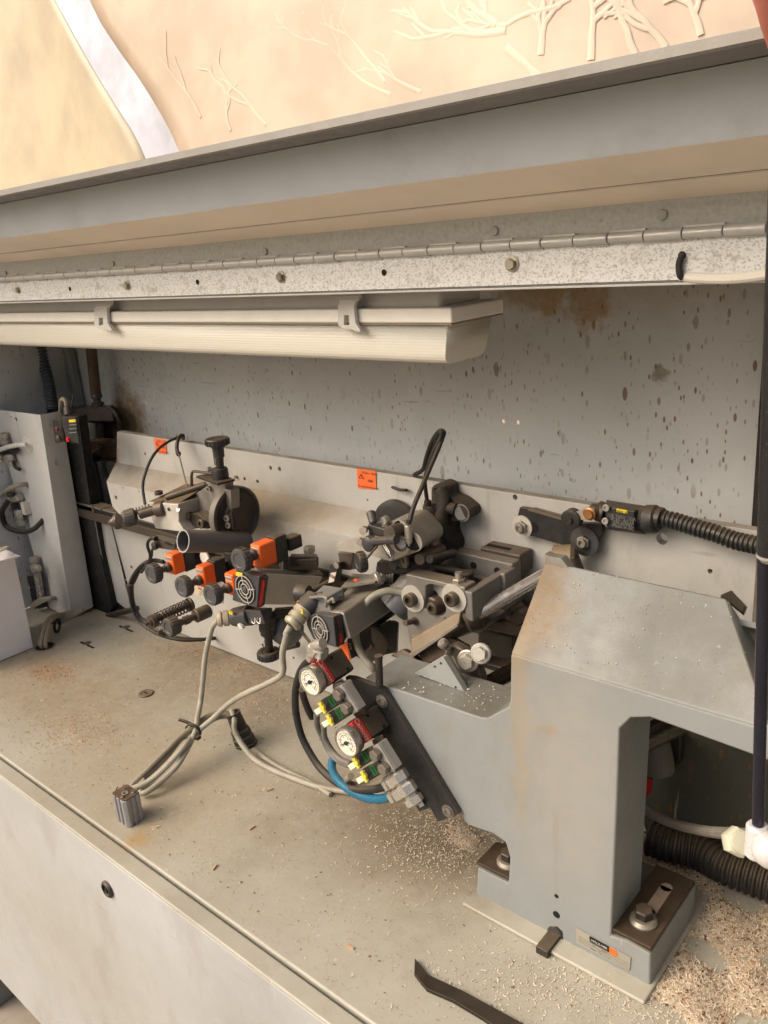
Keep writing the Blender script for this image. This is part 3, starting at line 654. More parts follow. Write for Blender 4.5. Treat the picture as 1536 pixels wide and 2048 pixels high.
# white box at the left
X1 = -1.62
b0 = Vector((X1, .673, 0)); zt_ = YP(42, 1112, .673).z
wb = thing('paper_box', 'creased white carton standing on the worktop at the left edge', 'box', b0)
part(M().hexa([(X1 - .12, .52, .001), (X1, .52, .001), (X1, .673, .001), (X1 - .12, .673, .001), (X1 - .125, .515, zt_ - .004), (X1 + .004, .515, zt_), (X1 + .001, .676, zt_), (X1 - .12, .678, zt_)]), 'carton', paper, wb, .0015)
c0 = z1(130, 1330, .673)
part(M().hexa([(X1 + .004, .515, zt_ + .001), z1(128, 1328, .66), z1(100, 1345, .673), (X1 - .05, .67, zt_ + .001), (X1 + .004, .515, zt_ + .0028), z1(128, 1328, .66) + ez * .002, z1(100, 1345, .673) + ez * .002, (X1 - .05, .67, zt_ + .003)]), 'top_flap', paper, wb)
part(M().hexa([z1(-60, 1310, .60), z1(40, 1265, .68), z1(66, 1272, .68), z1(0, 1305, .60)] + [z1(-60, 1300, .60), z1(38, 1262, .68), z1(60, 1268, .68), z1(0, 1298, .60)]), 'torn_flap', mt('card_brown', (.70, .64, .56), .7), wb)

# ================================================================ outer surroundings: plastic sheet tent
def sheetmat(name, col, tr, patt=True):
    N = NT(name); c = lin(col)
    k = N.mix(N.ramp(N.noise(3, 5, .6), .35, .7), c, lin(tuple(x * .90 for x in col)))
    N.set(k, .35, 0); N.b.inputs['Transmission Weight'].default_value = 0
    tl = N.n('ShaderNodeBsdfTranslucent'); N.l(k, tl.inputs['Color']); mx = N.n('ShaderNodeMixShader'); mx.inputs[0].default_value = tr
    out = [x for x in N.t.nodes if x.type == 'OUTPUT_MATERIAL'][0]
    N.l(N.b.outputs[0], mx.inputs[1]); N.l(tl.outputs[0], mx.inputs[2]); N.l(mx.outputs[0], out.inputs[0])
    N.bump(N.noise(2.5, 3, .5), .03, .35); return N.m
sheet_a = sheetmat('tent_sheet', (.93, .85, .76), .3); sheet_b = sheetmat('tent_sheet_yellow', (.89, .83, .71), .3)
def sheet(name, mat, edge, far, label, y, seed, rf=(0, 0)):
    # a hanging sheet between a wavy edge and a far side, gently folded
    rnd = random.Random(seed); vs = []; fs = []; nu, nv = 60, 40
    for j in range(nv + 1):
        v = j / nv; ze = -.2 + v * 2.6
        for i_ in range(nu + 1):
            u = i_ / nu; a = edge(v); b = far; x = a + (b - a) * u
            yy = y + .10 * math.sin(x * 2.1 + v * 2 + seed) * .5 + .05 * math.sin(x * 5 + v * 3.3 + seed * 2) * .4 + rf[0] * math.exp(-u * 14) + v * .1
            vs.append((x, yy, ze + .03 * math.sin(x * 3)))
    for j in range(nv):
        for i_ in range(nu):
            a = j * (nu + 1) + i_; fs.append((a, a + 1, a + nu + 2, a + nu + 1))
    o = M().add(vs, fs).obj(name, mat, None, ang=180); so_ = o.modifiers.new('thickness', 'SOLIDIFY'); so_.thickness = .003
    tag(o, label, 'plastic sheet'); return o
TY = 1.75
e1 = [YP(x, y, TY) for x, y in ((350, 300), (335, 262), (300, 205), (255, 140), (205, 85), (150, 20), (120, -30), (60, -150), (0, -300))]
def interp(pts, z):
    pts = sorted(pts, key=lambda p: p.z)
    if z <= pts[0].z: return pts[0].x + (pts[0].z - z) * .15
    for a, b in zip(pts, pts[1:]):
        if z <= b.z: return a.x + (b.x - a.x) * (z - a.z) / (b.z - a.z)
    return pts[-1].x - (z - pts[-1].z) * .8
sheet('tent_sheet', sheet_a, lambda v: interp(e1, -.2 + v * 2.6), 3.0, 'smooth pinkish cream plastic sheet above the right of the raised lid', TY, 1.0)
e2 = [YP(x, y, TY + .12) for x, y in ((292, 300), (258, 240), (203, 165), (153, 95), (108, 30), (72, -20), (20, -120), (-60, -260))]
sheet('tent_sheet', sheet_b, lambda v: interp(e2, -.2 + v * 2.6), -7.0, 'folded yellowish plastic sheet at the upper left beside a bright gap', TY + .12, 2.3)
def SPt(px, py):
    y = TY
    for _ in range(5):
        p = YP(px, py, y); v = (p.z + .2) / 2.6
        y = TY + .05 * math.sin(p.x * 2.1 + v * 2 + 1.0) + .02 * math.sin(p.x * 5 + v * 3.3 + 2.0) + v * .1 - .003
    return YP(px, py, y)
# added backdrop sheet standing in for the bright sky behind the gap
ob_ = M().hexa([(-9, 3.6, -.5), (-1.5, 3.6, -.5), (-1.5, 3.6, 4), (-9, 3.6, 4), (-9, 3.604, -.5), (-1.5, 3.604, -.5), (-1.5, 3.604, 4), (-9, 3.604, 4)]).obj('sky_backdrop', sheetmat('sky_white', (.95, .96, 1.0), .3)); tag(ob_, 'added bluish white backdrop standing in for bright sky behind the curved gap', 'plastic sheet')
# dried branching runs on the sheet
dm = sheetmat('dried_run', (.965, .895, .81), .3); rr = random.Random(5)
def branch(m, x, y, ang, L, r, depth):
    pts = [SPt(x, y)]; st = 5
    for k in range(st):
        ang += rr.uniform(-.22, .22); x += math.cos(ang) * L / st; y += math.sin(ang) * L / st; pts.append(SPt(x, y))
        if depth and k > 0 and rr.random() < .6: branch(m, x, y, ang + rr.choice((-1, 1)) * rr.uniform(.35, .8), L * .5, r * .8, depth - 1)
    m.tube(pts, r * 1.6, 6, 3, rf=lambda i, n=len(pts): r * 1.6 * (1 - .5 * i / (3 * n)))
m = M()
for (x, y, a, L, r, d) in ((780, 190, 3.5, 160, .0042, 3), (768, 165, 3.95, 150, .0042, 3), (1010, 60, 2.9, 150, .005, 2), (1120, 10, 3.0, 150, .004, 2), (530, 250, 3.9, 130, .0035, 2), (460, 262, 4.2, 90, .0038, 2), (400, 235, 4.2, 150, .0036, 1), (1010, 95, .5, 120, .006, 2), (990, 50, 4.0, 60, .006, 2),
        (1330, 95, 4.3, 120, .0042, 2), (1270, 110, 4.4, 130, .0045, 2), (1400, 70, 4.5, 110, .0042, 2), (1080, 110, 4.6, 110, .005, 2), (1180, 120, 4.7, 130, .005, 2), (840, 185, 3.6, 100, .004, 2)):
    branch(m, x, y, a, L, r, d)
for k in range(0):
    x, y = rr.uniform(1000, 1230), rr.uniform(-20, 115); p = SPt(x, y)
    m.lathe(p, -ey, [(.02 + rr.random() * .02, 0), (.018, .0006), (.008, .001)], 18)
for i_, q_ in enumerate(m.v):
    vv = (q_.z + .2) / 2.6; ys = TY + .05 * math.sin(q_.x * 2.1 + vv * 2 + 1.0) + .02 * math.sin(q_.x * 5 + vv * 3.3 + 2.0) + vv * .1
    q_.y = ys - .0005 + (q_.y - ys) * .13
kind(tag(m.obj('dried_run', dm), 'pale branching dried runs on the plastic sheet', 'dried runs'), 'stuff')
# ================================================================ guide rail across the back
rail = thing('guide_rail', 'dark conveyor guide rail running behind the units along the plate', 'rail', (-1.2, .84, .25))
part(M().bx(-1.80, -.72, .858, .884, .226, .256), 'rail_body', blackm, rail, .002)
for k in range(9): part(M().bx(-1.80 + k * .115, -1.80 + k * .115 + .111, .855, .884, .2565, .2605), 'chain_pad', mt('pad_grey', (.42, .40, .37), .5, .1, .1, .6, .3), rail, .001)
part(M().bx(-1.78, -.72, .850, .857, .230, .248), 'front_bar', browns, rail, .001)

# ================================================================ gluing / pressing unit (left)
G = A2
def knob(pt, ax, r, h, parent, mat=knobm, name='knob', ribs=18):
    a, u, v = frame(ax); pr = [(r * .55, 0), (r * .97, h * .12), (r, h * .25), (r, h * .85), (r * .93, h), (r * .62, h), (r * .55, h * .93), (r * .2, h * .93)]
    k = part(M().lathe(pt, a, pr, 28), name, mat, parent)
    m = M()
    for i in range(ribs):
        t = 2 * math.pi * i / ribs; c = Vector(pt) + a * h * .52 + (u * math.cos(t) + v * math.sin(t)) * r * .985
        m.box(c, (h * .62, r * .12, r * .16), a, u * math.cos(t) + v * math.sin(t))
    sub(k, 'grip_ribs', m, mat); return k
pu = thing('pressure_unit', 'grimy aluminium pressure roller unit with large wheel and tall black top knob', 'machine unit', G(600, 600, .79))
wc = G(822, 648, .792)
wh = part(M().lathe(wc - ex * .020, ex, [(.018, .008), (.031, .009), (.035, .012), (.0445, .013), (.0455, .015), (.0455, .024), (.0425, .026), (.039, .023), (.027, .023), (.025, .029), (.011, .029)], 48), 'pressure_wheel', mt('wheel_brown', (.24, .22, .20), .5, .3, .2, .2, .4), pu)
sub(wh, 'tyre', M().ring(wc - ex * .007, ex, .0478, .0452, .012, 48), mt('tyre_grey', (.44, .42, .38), .5, .2, .1, .2, .3))
part(M().prism([G(*p, .775) for p in ((640, 440), (750, 430), (752, 470), (790, 480), (795, 612), (650, 742), (500, 742), (452, 700), (445, 590), (560, 500))], (0, .018, 0)), 'side_plate', mt('plate_steel', (.52, .50, .47), .42, .5, .12, .4, .35), pu, .0015)
part(M().prism([G(*p, .735) for p in ((228, 560), (430, 573), (436, 700), (478, 770), (430, 762), (275, 742), (243, 655))], (0, .050, 0)), 'head_block', aluw, pu, .002)
part(M().hexa([G(230, 556, .738), G(430, 570, .738), G(640, 436, .80), G(480, 436, .80), G(232, 566, .738), G(430, 580, .738), G(640, 450, .80), G(480, 450, .80)]), 'top_cover', rusty, pu, .001)
part(M().hexa([G(553, 380, .775), G(700, 432, .745), G(820, 402, .775), G(690, 356, .80), G(553, 396, .775), G(700, 448, .745), G(820, 418, .775), G(690, 372, .80)]), 'top_plate', blackm, pu, .001)
kt = G(700, 158, .77); kb = G(722, 395, .77)
knob(kt - ez * .004, ez, .0185, .012, pu, blackp)
part(M().lathe(kt - ez * .022, ez, [(.008, 0), (.009, .014), (.013, .019)], 18), 'knob_neck', blackp, pu); part(M().cyl(kt - ez * .028, kt - ez * .022, .0052), 'scale_ring', white, pu)
part(M().cyl(kb, kt - ez * .022, .0062), 'threaded_rod', blackm, pu)
m = M()
for k in range(16): m.ring(kb + ez * (.022 + k * .0021), ez, .0070, .006, .0009, 14)
part(m, 'thread', blackm, pu)
part(M().lathe(kb - ez * .002, ez, [(.013, 0), (.013, .015), (.012, .018), (.008, .018)], 26), 'collar', blackm, pu)
part(M().tube([G(523, 452, .775), G(523, 375, .775), G(530, 356, .775), G(548, 351, .775), G(670, 366, .775)], .0024, 8, 4), 'bent_rod', browns, pu)
part(M().hexn(G(643, 350, .77), ez, .0045, .006).cyl(G(643, 345, .77), G(643, 322, .77), .0024), 'stud', steel, pu)
part(M().cyl(G(350, 530, .745), G(620, 440, .79), .0052, ch=.0005), 'upper_rod', browns, pu)
part(M().cyl(G(440, 585, .745), G(550, 535, .78), .0070, ch=.0008).cyl(G(520, 545, .775), G(555, 530, .785), .0100, ch=.001), 'lower_rod', browns, pu)
part(M().helix(G(110, 640, .715), G(300, 585, .755), .0072, .0011, 9), 'spring', blackm, pu)
part(M().cyl(G(60, 655, .705), G(320, 580, .76), .0038), 'spring_rod', browns, pu)
part(M().cyl(G(165, 645, .71), G(300, 605, .735), .0085, ch=.001).cyl(G(280, 612, .732), G(345, 600, .740), .0130, ch=.002), 'thrust_tube', browns, pu)
knob(G(150, 650, .708), G(60, 680, .69) - G(150, 650, .708), .0140, .022, pu, mt('old_knob', (.25, .25, .24), .6, 0, .15, .5, .2))
part(M().lathe(G(25, 690, .71), Vector((-.8, -.6, -.1)), [(.014, 0), (.014, .005), (.008, .006), (.008, .010), (.003, .018)], 16), 'adjuster_nut', browns, pu)
part(M().bolt(G(692, 590, .775), -ey, .0068, .004), 'cap_screw', browns, pu)
for (x, y, r) in ((650, 465, .0045), (775, 665, .0055), (785, 712, .0052)): part(M().bolt(G(x, y, .770 if y > 500 else .775), Vector((.3, -1, 0)), r, .007), 'cap_screw', steel, pu)
part(M().prism([G(*p, .768) for p in ((655, 745), (790, 622), (800, 648), (810, 748))], (0, .006, 0)), 'black_gusset', blackm, pu, .001)
part(M().prism([G(*p, .755) for p in ((430, 600), (480, 630), (470, 690), (560, 740), (640, 745), (640, 700), (560, 640), (500, 640), (470, 610))], (0, .02, 0)), 'clamp_arm', blackm, pu, .001)
part(M().cyl(G(430, 612, .735), G(475, 630, .755), .0032), 'pin', chrome, pu)
part(M().cyl(G(490, 655, .75), G(530, 630, .77), .0062, ch=.0008), 'pin', browns, pu); part(M().bolt(G(600, 705, .75), -ey, .008, .006), 'cap_screw', browns, pu)
part(M().bolt(G(300, 508, .752), ez, .007, .006), 'cap_screw', browns, pu); part(M().bolt(G(370, 608, .735), -ey, .003, .002), 'cap_screw', browns, pu)
part(M().hexa([G(265, 796, .755), G(405, 850, .745), G(410, 892, .745), G(268, 870, .755), G(290, 780, .79), G(430, 820, .79), G(430, 880, .79), G(290, 860, .79)]), 'foot_block', browns, pu, .001)
part(M().box(G(365, 845, .7455), (.018, .001, .0035)), 'foot_slot', ink, pu)
# thin cables above it
tag(M().tube([G(205, 575, .76), G(196, 520, .765), G(190, 450, .77), G(205, 370, .78), G(245, 270, .80), G(300, 195, .83), G(370, 145, .86), G(430, 118, .88), G(458, 108, .888), G(470, 120, .893)], .0026, 8).obj('thin_black_cable', rubber), 'thin black cable bowed in an arc in front of the left orange sticker', 'cable')
t = thing('sensor_lead', 'thin grey wire with dark sleeve hanging from plate top by the left sticker', 'cable', G(450, 110, .885))
part(M().tube([G(465, 125, .893), G(462, 105, .884), G(440, 115, .875), G(424, 160, .865), G(424, 205, .86), G(436, 240, .855)], .0036, 8), 'sleeve', blackm, t)
part(M().tube([G(436, 235, .855), G(460, 330, .82), G(494, 462, .79)], .0014, 6), 'wire', mt('wire_grey', (.42, .40, .36), .5), t)
part(M().box(G(432, 228, .858), (.008, .006, .006)), 'clip', blackm, t)
tag(M().bolt(YP(489, 958, .893) * 1 + Vector((-.02, -.002, .002)), -ey, .003, .003).obj('plate_screw', steel), 'tiny screw in the off-white plate beside the tall black knob', 'screw')

# suction pipe
po = G(466, 827, .690); d0 = FPX / S(po)
def DP(px, py, d): r = RW @ Vector(((px - CX) / FPX, (py - CY) / FPX, 1)); return Vector((r.x * d, r.y * d, CAMZ + r.z * d))
pe = DP(230 + 850 / 3.4133, 840 + 828 / 3.4133, d0 + .075); r0 = 80 / 3.4133 / S(po)
pipe_m = mt('grey_pvc', (.34, .345, .35), .40, 0, .05, .35, .08)
sp_ = thing('suction_pipe', 'grey plastic suction pipe with open end below the pressure unit', 'pipe', po)
ax = (pe - po).normalized(); L = (pe - po).length
m = M(); m.ring(po, ax, r0, r0 * .88, L, 44); part(m, 'pipe', pipe_m, sp_)
part(M().ring(po - ax * .0006, ax, r0 * 1.0, r0 * .88, .0012, 44), 'cut_rim', mt('pvc_rim', (.62, .62, .60), .5), sp_)
part(M().lathe(pe, ax, [(r0, -.01), (r0 * .96, .006), (r0 * .8, .016), (r0 * .4, .022)], 36), 'elbow', pipe_m, sp_)
part(M().lathe(po + ax * L * .85, ax, [(r0 * .8, 0), (r0 * .8, .004)], 24), 'dark_inside', holem, sp_)

# ================================================================ orange position counters
def counter(px, py, y, label, ks=(-120, 50), sx=.021, sy=.023, sz=.036, kr=.0165, yaw=0, kd=.026, zf=.62):
    # px,py: picture position of the front right top corner of the orange housing
    c = YP(px, py, y)
    t = thing('position_counter', label, 'counter', c, 'orange position counters with grey knobs')
    h = part(M().bx(c.x - sx, c.x, y, y + sy, c.z - sz, c.z), 'housing', orange, t, .003, segs=3)
    wv_ = sub(h, 'window', M().hexa([(c.x - sx + .003, y - .0004, c.z - .012), (c.x - .003, y - .0004, c.z - .012), (c.x - .003, y - .0004, c.z - .004), (c.x - sx + .003, y - .0004, c.z - .004), (c.x - sx + .003, y + .002, c.z - .012), (c.x - .003, y + .002, c.z - .012), (c.x - .003, y + .002, c.z - .004), (c.x - sx + .003, y + .002, c.z - .004)]), mt('counter_window', (.80, .72, .66), .2))
    tm = M(); text_mesh(tm, '0100', (c.x - sx / 2, y - .0008, c.z - .008), ex, ez, .0075); sub(h, 'digits', tm, ink)
    part(M().bx(c.x - sx, c.x - .0005, y + sy, y + sy + .022, c.z - sz - .002, c.z + .002), 'back_block', blackp, t, .0015)
    s0_ = Vector((c.x - sx * .55, y, c.z - sz * zf))
    part(M().lathe(s0_, -ey, [(.0080, 0), (.0085, .006), (.0065, .009), (.0055, .009), (.0055, kd)], 20), 'shaft_bush', browns if ks else blackp, t)
    knob(s0_ - ey * (kd - .004), -ey, kr, .016, t)
    return c
counter(230 + 388 / 3.4133, 840 + 925 / 3.4133, .715, 'orange counter with knob, leftmost, just below the suction pipe mouth')
counter(230 + 600 / 3.4133, 840 + 1010 / 3.4133, .712, 'orange counter with knob, second from left, above the small type plate')
counter(230 + 800 / 3.4133, 840 + 1060 / 3.4133, .715, 'orange counter mostly hidden behind the fan motor, its knob poking out left')
c4 = counter(230 + 985 / 3.4133, 840 + 862 / 3.4133, .716, 'orange counter on top of the left fan motor, highest of the four', sx=.022, sy=.032, sz=.036, kr=.0175, kd=.020, zf=.40)
tag(M().bx(c4.x - .020, c4.x + .0, .774, .800, c4.z - .028, c4.z - .008).obj('slide_block', blackm, None, .002), 'black slide block behind the highest orange counter', 'block')
t = thing('counter_slide', 'brown greasy slide carrying the highest orange counter', 'slide', G(1200, 960, .76))
part(M().hexa([G(1150, 955, .765), G(1385, 945, .80), G(1390, 1025, .80), G(1140, 1030, .765), G(1120, 935, .80), G(1350, 925, .84), G(1350, 1000, .84), G(1120, 1000, .80)]), 'slide', browns, t, .002)
part(M().hexa([G(1190, 930, .77), G(1390, 935, .805), G(1392, 1000, .805), G(1192, 998, .77), G(1200, 912, .80), G(1380, 912, .84), G(1380, 960, .84), G(1200, 960, .80)]), 'slide_cover', blackm, t, .002)
part(M().hexn(G(1330, 905, .80), ez, .009, .010).cyl(G(1330, 880, .80), G(1330, 860, .80), .004), 'lock_nut', steel, t)
part(M().cyl(G(1105, 800, .79), G(1130, 860, .78), .0055, ch=.001), 'clamp_lever', blackm, t)
# carriers under the counters
t = thing('counter_carrier', 'dark slide carriers below the suction pipe holding the orange counters', 'slide', G(700, 980, .76))
for (a, b, y) in (((470, 905), (530, 1020), .757), ((560, 930), (735, 1000), .775), ((640, 960), (740, 1130), .757), ((740, 900), (830, 1050), .772), ((500, 880), (860, 960), .79)):
    p, q = G(*a, y), G(*b, y); part(M().hexa([(p.x, y, p.z), (q.x, y, p.z), (q.x, y, q.z), (p.x, y, q.z), (p.x, y + .03, p.z), (q.x, y + .03, p.z), (q.x, y + .03, q.z), (p.x, y + .03, q.z)]), 'carrier', blackm, t, .0015)
part(M().lathe(G(620, 940, .765), -ey, [(.012, 0), (.012, .003)], 20), 'felt_disc', white, t)
part(M().hexa([G(662, 1115, .735), G(730, 1100, .735), G(765, 1130, .735), G(740, 1165, .735), G(662, 1115, .745), G(730, 1100, .745), G(765, 1130, .745), G(740, 1165, .745)]), 'pale_bracket', aluw, t, .0015)
for (x, y) in ((690, 1122), (745, 1138)): part(M().lathe(G(x, y, .7345), -ey, [(.002, 0), (.002, .0006)], 10), 'screw_hole', ink, t)
# type plate
a = [G(540, 1132, .80), G(742, 1180, .80), G(735, 1255, .80), G(515, 1180, .80)]
t = thing('type_plate', 'small cream type plate with red mark under the second orange counter', 'plate', sum(a, Vector()) / 4)
part(M().prism(a, (0, .002, 0)), 'plate', mt('plate_cream', (.74, .70, .60), .5, 0, .05, .1, .15), t)
u = (a[1] - a[0]); v = (a[3] - a[0]); tx = M()
for k in range(4): text_mesh(tx, 'Type   Nr.   Volt   kW', a[0] + u * .5 + v * (.2 + .22 * k) + Vector((0, -.0006, 0)), u, -v, .0042)
part(tx, 'lettering', ink, t); part(M().box(a[0] + u * .22 + v * .16 + Vector((0, -.0006, 0)), (.008, .0006, .003)), 'red_mark', redm, t)

# ---- spring rods below
t = thing('spring_plunger', 'long rusty spring on a threaded rod below the type plate', 'spring', G(250, 1370, .76))
p0, p1 = G(245, 1380, .715), G(520, 1255, .80)
part(M().cyl(p0, p1, .0055), 'rod', browns, t); part(M().helix(p0 + (p1 - p0) * .08, p0 + (p1 - p0) * .94, .0110, .0015, 11), 'spring', mt('spring_steel', (.27, .24, .21), .4, .6, .2, .2, .4), t)
part(M().lathe(p0, p1 - p0, [(.003, -.012), (.003, -.004), (.007, -.004), (.007, 0), (.012, 0), (.0125, .006), (.011, .010)], 18), 'end_nut', browns, t)
part(M().cyl(p1 - (p1 - p0) * .06, p1, .0135, ch=.001), 'seat', browns, t)
t = thing('clamp_knob', 'grey hand knob on a brown stub shaft below the long spring', 'knob', G(400, 1400, .74))
p0, p1 = G(430, 1390, .735), G(640, 1300, .80)
part(M().cyl(p0, p1, .0062).cyl(p0 + (p1 - p0) * .55, p1, .0125, ch=.001).cyl(p0 + (p1 - p0) * .2, p0 + (p1 - p0) * .35, .0080), 'shaft', browns, t)
knob(p0, p0 - p1, .0165, .022, t, mt('old_knob', (.25, .25, .24)))

# ---- twin black hoses at left with tie
t = thing('hose_loop', 'pair of thin black hoses looping down left of the knobs into the plate', 'hose', G(110, 1130, .78))
part(M().tube([G(330, 965, .77), G(250, 955, .765), G(170, 1000, .76), (G(110, 1090, .76)), G(100, 1180, .765), G(120, 1290, .77), G(180, 1390, .775), G(300, 1465, .78), G(450, 1502, .80), G(600, 1500, .84), G(700, 1490, .90)], .0030, 8), 'hose', rubber, t)
part(M().tube([G(340, 975, .772), G(265, 965, .77), G(190, 1010, .766), (G(128, 1095, .765)), G(118, 1180, .77), G(138, 1280, .775), G(198, 1375, .78), G(320, 1452, .785), G(460, 1490, .805), G(600, 1495, .845), G(705, 1482, .90)], .0030, 8), 'hose', rubber, t)
part(M().tube([G(268, 805, .755), G(232, 820, .752), G(222, 860, .752), G(240, 920, .755), G(232, 960, .76), G(180, 1040, .762)], .0028, 8), 'hose', rubber, t)
part(M().tube([G(280, 870, .75), G(255, 885, .755), G(245, 940, .758), G(180, 1010, .764), G(130, 1110, .768)], .0024, 8), 'hose', rubber, t)
part(M().box(G(98, 1133, .758), (.012, .010, .005)), 'tie', rubber, t); part(M().box(G(310, 1450, .778), (.005, .010, .010)), 'tie', browns, t)
part(M().lathe(G(262, 805, .75), ex, [(.0035, -.004), (.0045, .008)], 10), 'plug_end', rubber, t); part(M().lathe(G(283, 856, .748), -ey, [(.007, 0), (.007, .006), (.003, .008)], 12), 'plug_end', blackm, t)

# ================================================================ fan motors
def fanmotor(face, back, label, gcen, gr_, y, arrow, extra=None):
    # face: TL TR BR BL of the fan cover; back: 4 matching points at the far end of the side
    t = thing('fan_motor', label, 'motor', sum(face, Vector()) / 4, 'finned motors with round fan grilles')
    n = (face[1] - face[0]).cross(face[3] - face[0]).normalized()
    if n.y > 0: n = -n
    u = (face[1] - face[0]).normalized()
    cov = part(M().hexa(face + [p - n * .014 for p in face]), 'fan_cover', mt('fan_cover_grey', (.22, .225, .24), .45, 0, .08, .3, .1), t, .0012)
    part(M().hexa([p - n * .0145 for p in face] + back), 'body', mgrey, t, .003)
    return t, n, cov, u
def grille(cov, t, c, n, R):
    sub(cov, 'dark_opening', M().lathe(c, n, [(R * 1.05, .0002), (R * 1.05, .0006)], 32), holem)
    gm = mt('grille_wire', (.72, .70, .66), .4, .2)
    for f_ in (1.0, .68, .42): sub(cov, 'grille_ring', M().ring(c + n * .0012, n, R * f_, R * f_ - .0012, .0014, 36), gm)
    a, u, v = frame(n); m = M()
    for k in range(4):
        th = math.radians(12 + 90 * k); d = u * math.cos(th) + v * math.sin(th)
        m.box(c + n * .0016 + d * R * .72, (.0014, R * .75, .0014), n, d)
    sub(cov, 'grille_spoke', m, gm)
    sub(cov, 'hub', M().lathe(c, n, [(R * .25, 0), (R * .22, .003), (R * .1, .004)], 20), knobm)
fY = .700
face = [G(825, 1022, fY), G(985, 1070, fY - .002), G(968, 1285, fY - .002), G(800, 1232, fY)]
n_ = Vector((0, 0, 0))
ft = [G(940, 1014, .745), G(1425, 1050, .845), G(1430, 1170, .845), G(1000, 1270, .745)]
m1, n, cov, u = fanmotor(face, [G(1000, 1020, .79), G(1428, 1070, .80), G(1305, 1262, .78), G(980, 1215, .79)], 'grey fan motor below the highest orange counter, with red arrow', None, 0, fY, None)
# side strip with red arrow
sr = [G(985, 1070, fY - .002), G(1032, 1082, fY + .008), G(1008, 1275, fY + .008), G(968, 1285, fY - .002)]
part(M().hexa(sr + [p + Vector((-.004, .010, 0)) for p in sr]), 'side_strip', blackp, m1, .0008)
def arrow_label(q, parent):
    # red double arrow between the left and right edges of the strip q (TL TR BR BL)
    L_ = lambda a, b: q[0].lerp(q[1], a).lerp(q[3].lerp(q[2], a), b)
    nn = (q[1] - q[0]).cross(q[3] - q[0]).normalized()
    if nn.dot(Vector((0, 0, CAMZ)) - q[0]) < 0: nn = -nn
    red = M().prism([L_(*p) + nn * .0003 for p in ((.35, .06), (.92, .06), (.85, .95), (.22, .95))], nn * .0003)
    part(red, 'red_field', mt('dark_red', (.62, .10, .08), .4), parent)
    ar = M().prism([L_(*p) + nn * .0008 for p in ((.45, .22), (.66, .06), (.86, .24), (.74, .24), (.66, .78), (.78, .78), (.48, .95), (.28, .76), (.42, .77), (.54, .24))], nn * .0003)
    part(ar, 'red_arrow', mt('bright_red', (.88, .16, .12), .4), parent)
arrow_label(sr, m1)
grille(cov, m1, G(893, 1153, fY - .001) , n, .0215)
q = [G(*p, fY - .002) for p in ((828, 1036), (872, 1044), (868, 1070), (824, 1060))]
part(M().prism(q, n * .0006), 'yellow_label', yellowl, m1)
part(M().hexa([G(945, 1012, .72), G(1390, 1025, .83), G(1425, 1052, .84), G(1045, 1052, .72), G(945, 1018, .72), G(1390, 1031, .83), G(1425, 1058, .84), G(1045, 1058, .72)]), 'top_cover', mgrey, m1, .001)
# connector plug under motor 1
part(M().hexa([G(850, 1290, .715), G(990, 1300, .715), G(1030, 1395, .715), G(880, 1400, .715), G(870, 1275, .75), G(1080, 1280, .75), G(1080, 1370, .75), G(900, 1385, .75)]), 'terminal_box', dgrey, m1, .003)
cg = thing('cable_gland_plug', 'cream ribbed cable gland feeding the left fan motor', 'cable gland', G(760, 1355, .71))
def gland(g0, g1, parent, r=.0125):
    L_ = (g1 - g0).length
    part(M().lathe(g0, g1 - g0, [(r * .55, 0), (r * .9, .001), (r, .004), (r * 1.02, L_ * .25), (r * .8, L_ * .28), (r * .8, L_ * .34), (r * 1.02, L_ * .37), (r * 1.02, L_ * .62), (r * .85, L_ * .66), (r * .85, L_ * .72), (r * 1.05, L_ * .75), (r * 1.05, L_)], 22), 'gland_body', mt('gland_cream', (.66, .62, .53), .45, .1, .08, .25, .25), parent)
    part(M().cyl(g0 - (g1 - g0).normalized() * .0006, g0 + (g1 - g0) * .1, r * .5), 'bore', ink, parent)
gland(G(695, 1360, .698), G(825, 1345, .720), cg)
part(M().cyl(G(820, 1345, .719), G(930, 1330, .725), .0150, .0165, ch=.001), 'hood', dgrey, cg); part(M().box(G(790, 1315, .704), (.010, .001, .006)), 'yellow_label', yellowl, cg)
part(M().lathe(G(870, 1400, .713), -ey - ez * .3, [(.006, 0), (.006, .005), (.003, .006)], 12), 'white_button', white, cg)
for x in (940, 975): part(M().tube([G(x, 1350, .712), G(x - 5, 1375, .708), G(x + 14, 1388, .708), G(x + 16, 1350, .712)], .0009, 6), 'latch_wire', chrome, m1)
# depth stop with black knob below motor 1
t = thing('depth_screw', 'black threaded adjusting screw with round knob hanging under left fan motor', 'screw', G(1045, 1600, .74))
part(M().lathe(G(1040, 1330, .745), G(1048, 1500, .745) - G(1040, 1330, .745), [(.014, 0), (.014, .026), (.012, .028), (.012, .034), (.0065, .036), (.0065, .075)], 22), 'screw_shaft', blackm, t)
part(M().cyl(G(1052, 1540, .745), G(1052, 1565, .745), .0058), 'scale_ring', mt('plug_brown', (.3, .3, .3)), t)
knob(G(1054, 1628, .745), ez, .0180, .014, t, blackp)
part(M().hexa([G(985, 1395, .74), G(1080, 1410, .74), G(1080, 1440, .74), G(985, 1430, .74), G(990, 1380, .77), G(1085, 1390, .77), G(1085, 1425, .77), G(990, 1415, .77)]), 'yoke', blackm, t, .002)
tag(M().lathe(G(1150, 1400, .79), G(1225, 1480, .74) - G(1150, 1400, .79), [(.026, 0), (.028, .01), (.027, .035), (.018, .045), (.006, .048)], 30).obj('dust_cup', pipe_m), 'dark grey rounded plastic cup under the gap between both fan motors', 'cup')
tag(M().cyl(G(1130, 1560, .86), G(1250, 1530, .86), .006, ch=.001).obj('bracket_bar', blackm), 'dark bar fixed low on the plate under the grey cup', 'bar')
m = M()
